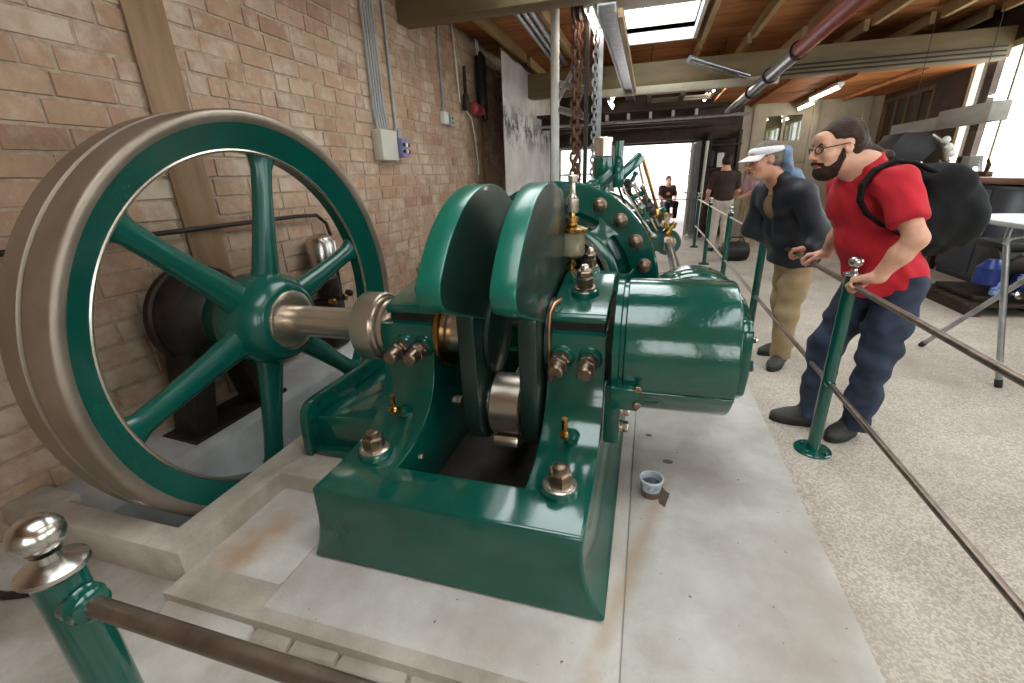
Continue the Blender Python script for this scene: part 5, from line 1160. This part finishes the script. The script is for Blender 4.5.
class Head:
    def __init__(s, c, fwd, up):
        s.c = np.array(c, float); s.F = np.array(fwd, float); s.F /= np.linalg.norm(s.F); u = np.array(up, float); u -= s.F*(u@s.F); s.U = u/np.linalg.norm(u); s.L = np.cross(s.U, s.F); s.ax = (s.F, s.L, s.U)
    def p(s, f, l, u): return s.c+s.F*f+s.L*l+s.U*u
    def skin(s, F):
        F.ell(s.p(-0.016,0,0.032), (0.098,0.076,0.088), s.ax, 0.0); F.ell(s.p(0.03,0,-0.03), (0.066,0.061,0.095), s.ax, 0.03)
        F.ell(s.p(0.046,0,-0.088), (0.046,0.045,0.032), s.ax, 0.03); F.ell(s.p(0.0,0,-0.062), (0.06,0.056,0.045), s.ax, 0.03)
        F.cap(s.p(0.080,-0.042,0.026), s.p(0.080,0.042,0.026), 0.013, 0.013, 0.02); F.ell(s.p(0.078,0,0.055), (0.026,0.05,0.03), s.ax, 0.02)
        for l in (-1, 1):
            F.ell(s.p(0.098,0.034*l,0.006), (0.020,0.021,0.013), s.ax, 0.012, neg=True)
            F.ell(s.p(0.060,0.044*l,-0.024), (0.030,0.024,0.026), s.ax, 0.02)
            F.ell(s.p(-0.008,0.078*l,0.0), (0.021,0.010,0.033), s.ax, 0.008); F.ell(s.p(0.0,0.086*l,0.002), (0.009,0.006,0.018), s.ax, 0.004, neg=True)
            F.ell(s.p(0.107,0.012*l,-0.030), (0.012,0.010,0.009), s.ax, 0.006)
        F.cap(s.p(0.094,0,0.018), s.p(0.122,0,-0.020), 0.0085, 0.0105, 0.010); F.ell(s.p(0.120,0,-0.027), (0.013,0.013,0.011), s.ax, 0.006)
        F.ell(s.p(0.088,0,-0.058), (0.016,0.03,0.02), s.ax, 0.015); F.cap(s.p(0.098,-0.02,-0.064), s.p(0.098,0.02,-0.064), 0.004, 0.004, 0.004, neg=True)
        F.ell(s.p(0.082,0,-0.098), (0.018,0.02,0.016), s.ax, 0.015)
    def extras(s, t, body, lipmat=LIP):
        for l in (-1, 1):
            m = MB(); m.ball(s.p(0.081,0.034*l,0.006), 0.0125, 14, 10); e = m.build('eye', EYEW, body)
            m = MB(); m.ball(s.p(0.0905,0.034*l,0.005), 0.0052, 10, 8); m.build('iris', IRIS, body)
            br = MB(); br.tube([s.p(0.094,0.016*l,0.026), s.p(0.095,0.034*l,0.033), s.p(0.082,0.052*l,0.027)], [0.004,0.005,0.003], 8); br.build('eyebrow', HAIRB, body)
        m = MB(); m.tube([s.p(0.090,-0.026,-0.063), s.p(0.101,-0.012,-0.069), s.p(0.103,0,-0.071), s.p(0.101,0.012,-0.069), s.p(0.090,0.026,-0.063)], [0.003,0.005,0.006,0.005,0.003], 8); m.build('lower_lip', lipmat, body)
        m = MB(); m.tube([s.p(0.090,-0.026,-0.061), s.p(0.101,-0.010,-0.057), s.p(0.102,0,-0.058), s.p(0.101,0.010,-0.057), s.p(0.090,0.026,-0.061)], [0.002,0.004,0.004,0.004,0.002], 8); m.build('upper_lip', lipmat, body)
    def glasses(s, t, lw=0.024, lh=0.016):
        m = MB(); m.tube([s.p(0.113,-0.010,0.012), s.p(0.117,0,0.015), s.p(0.113,0.010,0.012)], 0.0022, 8); g = m.build('spectacles', FRAMEB, t)
        for l in (-1, 1):
            c = s.p(0.108,0.035*l,0.006); pts = [c+s.L*(lw*math.cos(a)*(1 if abs(math.cos(a)) < .8 else 1.04))+s.U*(lh*math.sin(a))-s.F*(0.010*abs(math.cos(a))*(1 if l*math.cos(a) > 0 else 0)) for a in np.linspace(0, 2*PI, 25)[:-1]]
            m = MB(); m.tube(pts, 0.0024, 8, True); m.build('rim', FRAMEB, g)
            m = MB(); m.add(pts, [tuple(range(24))]); m.build('lens', LENS, g)
            m = MB(); m.tube([s.p(0.098,0.060*l,0.012), s.p(0.05,0.078*l,0.014), s.p(-0.005,0.083*l,0.016), s.p(-0.03,0.084*l,0.0)], 0.0026, 8); m.build('temple', FRAMEB, g)
def shoe(t, heel, toe, mat=SHOE, w=0.05):
    a = np.array(heel+(0,), float); b = np.array(toe+(0,), float); d = (b-a)/np.linalg.norm(b-a); s = np.array([-d[1], d[0], 0]); L = np.linalg.norm(b-a); z = np.array([0,0,1.0])
    F = Field(np.minimum(a,b)-0.12, np.maximum(a,b)+np.array([0.12,0.12,0.2]), 0.006)
    F.ell(a+d*0.055+z*0.055, (0.062,0.042,0.05), (d,s,z), 0.0); F.cap(a+d*0.07+z*0.06, a+d*(L*0.62)+z*0.05, 0.042, 0.045, 0.03); F.ell(a+d*(L-0.072)+z*0.04, (0.075,w,0.036), (d,s,z), 0.03)
    F.cap(a+d*0.06+z*0.08, a+d*0.065+z*0.125, 0.046, 0.044, 0.02); F.cap(a+d*0.1+z*0.09, a+d*(L*0.55)+z*0.06, 0.03, 0.03, 0.03); F.cut((0,0,0.016), (0,0,-1))
    o = F.mesh('shoe', mat, t)
    m = MB(); N_ = 24; out = []
    for k in range(N_):
        q = 2*PI*k/N_; u = math.cos(q); v = math.sin(q); x = L*0.5+(L*0.5+0.004)*u; wd = w*(0.86 if u < -0.2 else 1.0)*(1.02 if u > 0.2 else 0.95); out.append(a+d*x+s*(v*wd*(abs(v)**-0.15 if abs(v) > .05 else 1)))
    m.prism([(p[0], p[1]) for p in out], 'z', 0.0, 0.026); m.build('sole', SOLE, o, bev=0.004)
    for k in range(4):
        c = a+d*(L*(0.42+0.075*k))+z*(0.108-0.013*k); m = MB(); m.tube([c-s*0.026-z*0.006, c+z*0.003, c+s*0.026-z*0.006], 0.0035, 6); m.build('lace', LACE, o)
    return o
# ------------------------------------------------------------------ man in the red shirt
man = thing('person', 'bearded man in a red t-shirt and jeans leaning on the railing, black backpack on', 'person', (1.12, 2.72, 0.0))
pel = vv(1.22,2.72,0.95); nk = vv(1.0,2.70,1.47)
hipL, hipR = vv(1.25,2.63,0.93), vv(1.20,2.81,0.93); knL, knR = vv(1.20,2.585,0.53), vv(1.045,2.80,0.53); anL, anR = vv(1.235,2.69,0.10), vv(1.045,2.795,0.10)
shL, shR = vv(1.06,2.50,1.415), vv(1.0,2.90,1.41); elL, elR = vv(1.125,2.36,1.19), vv(1.075,3.0,1.17); wrL, wrR = vv(1.045,2.425,1.005), vv(1.04,3.085,1.005)
hd = Head((0.868,2.70,1.578), (-0.96,-0.22,-0.14), (-0.22,-0.02,1.0))
F = Field((0.66,2.22,0.0), (1.55,3.26,1.78), 0.0055)
hd.skin(F)
F.cap(hd.p(-0.035,0,-0.06), nk, 0.056, 0.066, 0.03); F.chain([nk, (1.06,2.71,1.35), (1.14,2.715,1.15), pel], [0.09,0.13,0.125,0.125], 0.05)
for h_, k_, a_ in ((hipL,knL,anL),(hipR,knR,anR)): F.chain([h_,k_,a_], [0.075,0.05,0.038], 0.03)
for s_, e_, w_ in ((shL,elL,wrL),(shR,elR,wrR)):
    F.cap(nk-vv(0,0,0.05), s_, 0.06, 0.058, 0.03); F.cap(s_, e_, 0.052, 0.043, 0.02); mid = e_*0.62+w_*0.38; F.cap(e_, mid, 0.043, 0.045, 0.02); F.cap(mid, w_, 0.045, 0.028, 0.02)
hand(F, wrL, (-0.80,0.50,-0.25), (-0.35,0.05,-1), (0.2,1,0), (38,62,45))
hand(F, wrR, (-0.85,0.42,-0.18), (-0.3,0,-1), (0,-1,0.1), (36,60,45))
body = F.mesh('body', SKIN, man, 'fair skinned head, arms and hands')
hd.extras(man, body); hd.glasses(man)
F = Field(hd.c-0.22, hd.c+0.26, 0.005)     # hair drawn back into a tail
F.ell(hd.p(-0.022,0,0.040), (0.104,0.0815,0.092), hd.ax, 0); F.ell(hd.p(-0.06,0,-0.005), (0.062,0.074,0.07), hd.ax, 0.03)
F.cut(hd.p(0.058,0,0.075), hd.F*1.0+hd.U*-0.35); F.ell(hd.p(0.03,0.09,-0.03), (0.06,0.03,0.06), hd.ax, 0.005, neg=True); F.ell(hd.p(0.03,-0.09,-0.03), (0.06,0.03,0.06), hd.ax, 0.005, neg=True)
F.ell(hd.p(-0.005,0.08,0.0), (0.03,0.025,0.04), hd.ax, 0.005, neg=True); F.ell(hd.p(-0.005,-0.08,0.0), (0.03,0.025,0.04), hd.ax, 0.005, neg=True)
F.chain([hd.p(-0.105,0,-0.005), hd.p(-0.14,0.0,-0.04), hd.p(-0.17,0.0,-0.07), hd.p(-0.23,0.01,-0.075)], [0.04,0.036,0.04,0.026], 0.02).wrinkle(0.003, 120, 2)
F.mesh('hair', HAIRB, man, 'long dark brown hair tied back')
F = Field(hd.c-0.2, hd.c+0.2, 0.004)      # beard
F.ell(hd.p(0.048,0,-0.098), (0.058,0.056,0.046), hd.ax, 0); [F.chain([hd.p(0.012,0.066*l,-0.005), hd.p(0.016,0.062*l,-0.045), hd.p(0.035,0.05*l,-0.082), hd.p(0.065,0.03*l,-0.10)], [0.010,0.014,0.02,0.022], 0.015) for l in (-1,1)]; F.cap(hd.p(0.108,-0.004,-0.048), hd.p(0.088,-0.036,-0.062), 0.009, 0.009, 0.012); F.cap(hd.p(0.108,0.004,-0.048), hd.p(0.088,0.036,-0.062), 0.009, 0.009, 0.012)
F.ell(hd.p(0.098,0,-0.065), (0.018,0.022,0.010), hd.ax, 0.004, neg=True); F.ell(hd.p(0.092,0,-0.012), (0.05,0.10,0.036), hd.ax, 0.008, neg=True); F.cut(hd.p(0,0,0.0), hd.U).wrinkle(0.0016, 260, 4)
F.mesh('beard', BEARD, man, 'full dark beard')
F = Field((0.74,2.30,0.80), (1.56,3.12,1.62), 0.0065)   # t-shirt
ch = (nrm((-0.92,-0.28,0.0)), nrm((0.28,-0.92,0.0)), Vector((0,0,1)))
tax = (vv(-0.88,-0.2,0.43), vv(0.22,-0.975,0.0), vv(0.42,0.09,0.9))
F.ell((1.03,2.705,1.345), (0.135,0.205,0.15), tax, 0); F.ell((1.10,2.71,1.20), (0.145,0.185,0.17), tax, 0.06); F.ell((1.14,2.715,1.09), (0.165,0.180,0.14), tax, 0.06); F.ell((1.20,2.72,0.98), (0.168,0.178,0.13), None, 0.06)
F.ell((1.22,2.72,0.90), (0.175,0.182,0.12), None, 0.05); F.cap((1.0,2.70,1.46), (0.985,2.70,1.515), 0.088, 0.074, 0.04)
for s_, e_ in ((shL,elL),(shR,elR)):
    F.cap((1.02,2.7,1.42), s_, 0.085, 0.074, 0.05); F.cap(s_, s_+(e_-s_)*0.62, 0.076, 0.078, 0.03)
g = F.grid(); F.wrinkle(0.006, 38, 11, 0.6).wrinkle(0.003, 75, 12, 1.0)
F.cut((1.2,2.72,0.895), (0.35,0,-1.0)); F.cut(hd.p(-0.05,0,-0.108), hd.U*0.9+hd.F*0.42)
for s_, e_ in ((shL,elL),(shR,elR)):
    d = (e_-s_)/np.linalg.norm(e_-s_); c = s_+(e_-s_)*0.72; far = ((g[0]-c[0])*d[0]+(g[1]-c[1])*d[1]+(g[2]-c[2])*d[2]); near_ = np.sqrt((g[0]-c[0])**2+(g[1]-c[1])**2+(g[2]-c[2])**2) < 0.135
    F.a = np.where(near_ & (np.abs(g[1]-2.7) > 0.19), np.maximum(F.a, far.astype(np.float32)), F.a)
F.cap(hd.p(-0.04,0,-0.04), nk+vv(-0.01,0,0.02), 0.060, 0.066, 0.004, neg=True)
F.mesh('t_shirt', SHIRT, man, 'plain red short sleeved t-shirt')
F = Field((0.86,2.42,0.03), (1.56,3.04,1.1), 0.0065)    # jeans
F.ell((1.22,2.72,0.93), (0.145,0.165,0.12), None, 0)
for h_, k_, a_ in ((hipL,knL,anL),(hipR,knR,anR)): F.chain([h_, h_*0.5+k_*0.5, k_, k_*0.45+a_*0.55, a_+vv(0,0,-0.01)], [0.108,0.098,0.078,0.074,0.066], 0.04)
F.wrinkle(0.005, 26, 5, 1.8).wrinkle(0.006, 60, 6, 1.6); F.cut((1.2,2.72,0.985), (0,0,1)); F.cut((1.2,2.72,0.075), (0,0,-1)); F.mesh('jeans', JEANS, man, 'faded blue denim jeans')
shoe(man, (1.085,2.79), (0.835,2.83)); shoe(man, (1.275,2.755), (1.085,2.615))
# ---- backpack
bp = thing('backpack', 'black nylon backpack on the back of the man in the red shirt', 'backpack', (1.35, 2.72, 1.05))
F = Field((0.82,2.36,0.98), (1.72,3.06,1.70), 0.007)
bx_ = (vv(0.90,0.16,-0.40), vv(-0.17,0.985,0.0), vv(0.40,0.07,0.92))
F.box((1.275,2.735,1.285), (0.09,0.158,0.215), bx_, 0.075, 0); F.box((1.37,2.745,1.23), (0.075,0.142,0.16), bx_, 0.065, 0.09); F.ell((1.455,2.71,1.22), (0.07,0.11,0.09), bx_, 0.09)
F.ell((1.17,2.72,1.45), (0.10,0.13,0.055), bx_, 0.06)
F.box((1.44,2.735,1.18), (0.045,0.10,0.075), bx_, 0.03, 0.012); F.wrinkle(0.004, 40, 21, 1.0).wrinkle(0.002, 90, 22, 0.5); pack = F.mesh('pack', NYLON, bp)
for c0, s_ in ((-1, 1), (1, -1)):
    F = Field((0.78,2.36,0.98), (1.5,3.1,1.66), 0.006)
    y = 2.705+0.125*c0
    kp = [(1.22,y+0.01*c0,1.46), (1.13,y+0.02*c0,1.50), (1.05,y+0.03*c0,1.51), (0.98,y+0.042*c0,1.475), (0.94,y+0.055*c0,1.41), (0.94,y+0.068*c0,1.345), (0.975,y+0.08*c0,1.285), (1.04,y+0.085*c0,1.235), (1.12,y+0.075*c0,1.2), (1.2,y+0.05*c0,1.16)]
    for i_ in range(len(kp)-1):
        for o_ in (-0.017, 0.0, 0.017): F.cap(np.array(kp[i_])+vv(0,o_,0), np.array(kp[i_+1])+vv(0,o_,0), 0.009, 0.009, 0.006)
    F.mesh('shoulder_strap', NYLON, bp)
# ------------------------------------------------------------------ older man in the navy jacket
old = thing('person', 'older man in a navy jacket and white visor leaning over the railing', 'person', (1.09, 3.8, 0.0))
hd2 = Head((0.752,3.66,1.548), (-0.95,-0.28,-0.14), (-0.14,0.0,1.0))
nk2 = vv(0.885,3.72,1.40); pel2 = vv(1.09,3.82,0.90)
sL2, sR2 = vv(0.985,3.53,1.33), vv(0.84,3.90,1.32); eL2, eR2 = vv(1.10,3.43,1.06), vv(0.80,3.97,1.05); wL2, wR2 = vv(1.04,3.38,0.995), vv(0.955,3.83,0.965)
hL2, hR2 = vv(1.11,3.73,0.88), vv(1.08,3.91,0.88); kL2, kR2 = vv(1.075,3.70,0.47), vv(1.11,3.97,0.47); aL2, aR2 = vv(1.10,3.755,0.09), vv(1.19,4.02,0.09)
F = Field((0.52,3.2,0.0), (1.4,4.2,1.74), 0.0065)
hd2.skin(F); F.cap(hd2.p(-0.035,0,-0.06), nk2, 0.054, 0.064, 0.03); F.chain([nk2,(0.94,3.74,1.28),(1.03,3.79,1.08),pel2], [0.08,0.12,0.12,0.115], 0.05)
for h_, k_, a_ in ((hL2,kL2,aL2),(hR2,kR2,aR2)): F.chain([h_,k_,a_], [0.07,0.047,0.036], 0.03)
for s_, e_, w_ in ((sL2,eL2,wL2),(sR2,eR2,wR2)): F.cap(nk2-vv(0,0,0.06), s_, 0.055, 0.05, 0.03); F.cap(s_, e_, 0.046, 0.04, 0.02); F.cap(e_, w_, 0.04, 0.027, 0.02)
hand(F, wR2, (0.25,-0.95,-0.22), (0.1,0.1,-1), (1,0,0), (30,55,40)); hand(F, wL2, (-0.75,0.4,-0.2), (-0.3,0,-1), (0,1,0), (36,60,45))
body2 = F.mesh('body', SKIN2, old, 'ruddy face and hands'); hd2.extras(old, body2)
F = Field(hd2.c-0.2, hd2.c+0.2, 0.005); F.ell(hd2.p(-0.022,0,0.036), (0.101,0.081,0.092), hd2.ax, 0); F.ell(hd2.p(-0.05,0,-0.01), (0.058,0.072,0.06), hd2.ax, 0.03)
F.cut(hd2.p(0.05,0,0.06), hd2.F-hd2.U*0.3); F.ell(hd2.p(0.02,0.09,-0.03), (0.06,0.03,0.055), hd2.ax, 0.005, neg=True); F.ell(hd2.p(0.02,-0.09,-0.03), (0.06,0.03,0.055), hd2.ax, 0.005, neg=True); F.wrinkle(0.0016, 200, 2); F.mesh('hair', HAIRG, old, 'short greying brown hair')
F = Field(hd2.c-0.2, hd2.c+0.2, 0.004); F.ell(hd2.p(0.046,0,-0.092), (0.050,0.050,0.036), hd2.ax, 0); F.ell(hd2.p(0.005,0,-0.058), (0.056,0.060,0.048), hd2.ax, 0.02); F.cap(hd2.p(0.104,-0.004,-0.048), hd2.p(0.086,-0.034,-0.064), 0.007, 0.007, 0.012); F.cap(hd2.p(0.104,0.004,-0.048), hd2.p(0.086,0.034,-0.064), 0.007, 0.007, 0.012)
F.ell(hd2.p(0.098,0,-0.066), (0.018,0.022,0.010), hd2.ax, 0.004, neg=True); F.ell(hd2.p(0.085,0,-0.014), (0.06,0.10,0.036), hd2.ax, 0.008, neg=True); F.cut(hd2.p(-0.02,0,-0.03), -hd2.F+hd2.U*0.15); F.cut(hd2.p(0,0,-0.022), hd2.U); F.wrinkle(0.001, 260, 4); F.mesh('stubble', STUB, old, 'short grey beard')
F = Field(hd2.c-0.26, hd2.c+0.28, 0.005)      # visor: band, crown front and peak
F.ell(hd2.p(-0.012,0,0.058), (0.116,0.094,0.052), hd2.ax, 0); F.ell(hd2.p(-0.02,0,0.045), (0.1045,0.0835,0.105), hd2.ax, 0.002, neg=True)
F.cut(hd2.p(0,0,0.034), -hd2.U+hd2.F*-0.05); F.cut(hd2.p(0,0,0.088), hd2.U-hd2.F*0.1)
vis = F.mesh('visor', CAPW, old, 'white sun visor'); m = MB(); secs = []
for k in range(13):
    a = math.radians(-68+136*k/12); c = math.cos(a); s_ = math.sin(a)
    i0 = hd2.p(-0.012+0.106*c, 0.084*s_, 0.040); o0 = hd2.p(0.02+0.155*c, 0.092*s_, 0.018-0.012*abs(s_)); up = hd2.U*0.004
    secs.append([i0, o0, o0+up, i0+up*2])
m.loft(secs); m.build('peak', CAPW, vis)
F = Field((0.60,3.2,0.66), (1.45,4.25,1.68), 0.0075)    # jacket
tx2 = (vv(-0.80,-0.3,0.5), vv(0.35,-0.94,0.0), vv(0.47,0.18,0.86))
F.ell((0.925,3.73,1.285), (0.14,0.215,0.145), tx2, 0); F.ell((0.99,3.77,1.12), (0.145,0.20,0.17), tx2, 0.06); F.ell((1.06,3.81,0.97), (0.16,0.195,0.15), None, 0.06); F.ell((1.075,3.82,0.86), (0.175,0.20,0.13), None, 0.05)
F.cap((0.89,3.72,1.40), (0.875,3.715,1.435), 0.085, 0.08, 0.03)
for s_, e_, w_ in ((sL2,eL2,wL2),(sR2,eR2,wR2)): F.cap((0.93,3.73,1.34), s_, 0.09, 0.082, 0.05); F.cap(s_, e_, 0.085, 0.072, 0.03); F.cap(e_, w_+(e_-w_)*0.12, 0.072, 0.052, 0.03)
F.wrinkle(0.007, 30, 31, 1.2); F.cut((1.07,3.8,0.79), (-0.25,0,-1)); F.cap(hd2.p(-0.03,0,-0.05), nk2+vv(-0.01,0,0.05), 0.062, 0.068, 0.005, neg=True)
# open front showing the sweater
F.cap((0.775,3.645,1.40), (0.825,3.665,1.12), 0.05, 0.045, 0.008, neg=True); F.cap((0.825,3.665,1.12), (0.855,3.675,1.0), 0.045, 0.03, 0.008, neg=True)
jk = F.mesh('jacket', NAVY, old, 'navy shell jacket, open at the front')
F = Field((0.6,3.4,0.8), (1.2,4.0,1.5), 0.0075); F.ell((0.92,3.725,1.27), (0.118,0.18,0.13), tx2, 0); F.ell((0.985,3.765,1.11), (0.126,0.17,0.13), tx2, 0.06); F.ell((1.05,3.80,0.96), (0.12,0.15,0.10), None, 0.05); F.mesh('sweater', SWEAT, old, 'tan sweater')
F = Field((0.72,3.5,1.32), (1.15,4.1,1.72), 0.0065); F.ell((0.89,3.73,1.52), (0.06,0.10,0.115), None, 0); F.ell((0.95,3.76,1.42), (0.09,0.13,0.08), None, 0.04); F.cap(hd2.p(-0.02,0,0.06), hd2.p(0.0,0,-0.08), 0.094, 0.08, 0.01, neg=True); F.wrinkle(0.009, 48, 8, 1.0); F.mesh('hood', HOOD, old, 'blue grey hood behind the head')
F = Field((0.88,3.5,0.03), (1.42,4.22,1.0), 0.0075); F.ell((1.09,3.82,0.88), (0.13,0.155,0.12), None, 0)
for h_, k_, a_ in ((hL2,kL2,aL2),(hR2,kR2,aR2)): F.chain([h_, h_*0.5+k_*0.5, k_, a_+vv(0,0,-0.01)], [0.10,0.092,0.08,0.072], 0.04)
F.wrinkle(0.006, 28, 17, 1.4); F.cut((1.1,3.8,0.07), (0,0,-1)); F.mesh('trousers', KHAKI, old, 'khaki trousers')
shoe(old, (1.14,3.815), (1.0,3.60), SHOE); shoe(old, (1.235,4.05), (0.99,3.955), SHOE)
# ------------------------------------------------------------------ three people farther back
def far_person(label, x, y, z0, face, top, legs, hair, top_lab, leg_lab, arm_pose, sitting=False, H=1.72):
    t = thing('person', label, 'person', (x, y, z0)); f = np.array([math.cos(face), math.sin(face), 0]); l = np.array([-f[1], f[0], 0]); z = np.array([0,0,1.0]); o = np.array([x,y,z0]); s = H/1.72
    P = lambda a, b, c: o+(f*a+l*b+z*c)*s
    dz = -0.42 if sitting else 0.0; h = 0.013
    lo, hi = o-np.array([0.75,0.75,0.02]), o+np.array([0.75,0.75,1.9]); nkp = P(0.03,0,1.44+dz); hdp = Head(P(0.07,0,1.59+dz), f+z*-0.15, z)
    F = Field(lo, hi, h); F.ell(hdp.p(-0.012,0,0.02), (0.098,0.078,0.105), hdp.ax, 0); F.ell(hdp.p(0.03,0,-0.06), (0.064,0.056,0.075), hdp.ax, 0.03); F.cap(hdp.p(0.095,0,0.01), hdp.p(0.115,0,-0.025), 0.012, 0.014, 0.015)
    for q in (-1, 1): F.ell(hdp.p(-0.01,0.08*q,0), (0.02,0.012,0.032), hdp.ax, 0.01)
    F.cap(hdp.p(-0.03,0,-0.05), nkp, 0.05, 0.06, 0.03); F.chain([nkp, P(0,0,1.2+dz), P(0,0,0.95+dz)], [0.09,0.12,0.12], 0.05)
    arms = []
    for q in (-1, 1):
        sh = P(0,0.19*q,1.38+dz); el = P(*(np.array(arm_pose[0])*(1,q,1))+np.array([0,0,dz])); wr = P(*(np.array(arm_pose[1])*(1,q,1))+np.array([0,0,dz])); arms.append((sh,el,wr))
        F.cap(sh, el, 0.048, 0.042, 0.02); F.cap(el, wr, 0.042, 0.028, 0.02); d = (wr-el)/np.linalg.norm(wr-el); hand(F, wr, d, np.cross(d, f*0.01+l*q), f, (15,20,15), 1.0, fr=0.011)
    legj = []
    for q in (-1, 1):
        hp_ = P(0,0.09*q,0.92+dz); kn = P(0.42,0.13*q,0.5) if sitting else P(0.03,0.10*q,0.5); an = P(0.40,0.13*q,0.09) if sitting else P(0,0.11*q,0.09); legj.append((hp_,kn,an)); F.chain([hp_,kn,an], [0.08,0.055,0.04], 0.03)
    F.mesh('body', SKIN, t)
    F = Field(lo, hi, h); F.ell(hdp.p(-0.025,0,0.03), (0.106,0.086,0.105), hdp.ax, 0); F.cut(hdp.p(0.05,0,0.05), hdp.F-hdp.U*0.4); F.mesh('hair', hair, t)
    F = Field(lo, hi, h); F.ell(P(0,0,1.32+dz), (0.145*s,0.205*s,0.15*s), (f,l,z), 0); F.ell(P(0,0,1.12+dz), (0.15*s,0.18*s,0.2*s), (f,l,z), 0.06); F.ell(P(0,0,0.98+dz), (0.14*s,0.175*s,0.12*s), (f,l,z), 0.05)
    for sh, el, wr in arms: F.cap(nkp-z*0.08, sh, 0.08, 0.075, 0.04); F.cap(sh, sh+(el-sh)*0.7, 0.072, 0.064, 0.03)
    F.wrinkle(0.003, 26, int(x*100)); F.cut(P(0,0,0.90+dz), -z); F.mesh('shirt', top, t, top_lab)
    F = Field(lo, hi, h); F.ell(P(0,0,0.92+dz), (0.13*s,0.165*s,0.12*s), (f,l,z), 0)
    for a, b, c in legj: F.chain([a,b,c], [0.1,0.08,0.065], 0.04)
    F.cut(P(0,0,0.07), -z); F.mesh('trousers', legs, t, leg_lab)
    for a, b, c in legj:
        d = f[:2]; shoe(t, tuple(c[:2]-d*0.06), tuple(c[:2]+d*0.20)) if z0 == 0 else None
    return t
far_person('person in a brown shirt and pale trousers standing by the far railing posts', 1.36, 9.55, 0.0, math.radians(100), BROWNT, PALEP, HAIRB, 'dark brown shirt', 'pale trousers', ((0.05,0.26,1.10),(0.22,0.22,0.95)), H=1.74)
far_person('person in a pink shirt half hidden behind the man in the white visor', 1.95, 10.2, 0.0, math.radians(190), PINK, KHAKI, HAIRB, 'pink shirt', 'khaki trousers', ((0.05,0.26,1.10),(0.25,0.2,1.0)), H=1.7)
far_person('person in dark clothes sitting outside the open doorway', 0.50, 13.9, 0.20, math.radians(-70), BROWNT, NYLON, HAIRB, 'dark brown jacket', 'dark trousers', ((0.08,0.26,1.12),(0.3,0.15,1.0)), True, 1.55)
st = thing('stool', 'dark stool under the person sitting outside the doorway', 'stool', (0.50, 13.92, 0.2))
m = MB(); m.cyl((0.50,13.94,0.53), (0.50,13.94,0.57), 0.2, seg=20); m.build('seat', DARKW, st)
for q in range(4):
    a = PI/4+PI/2*q; m = MB(); m.cyl((0.50+0.14*math.cos(a),13.94+0.14*math.sin(a),0.53), (0.50+0.18*math.cos(a),13.94+0.18*math.sin(a),0.2), 0.015, seg=8); m.build('leg', DARKW, st)
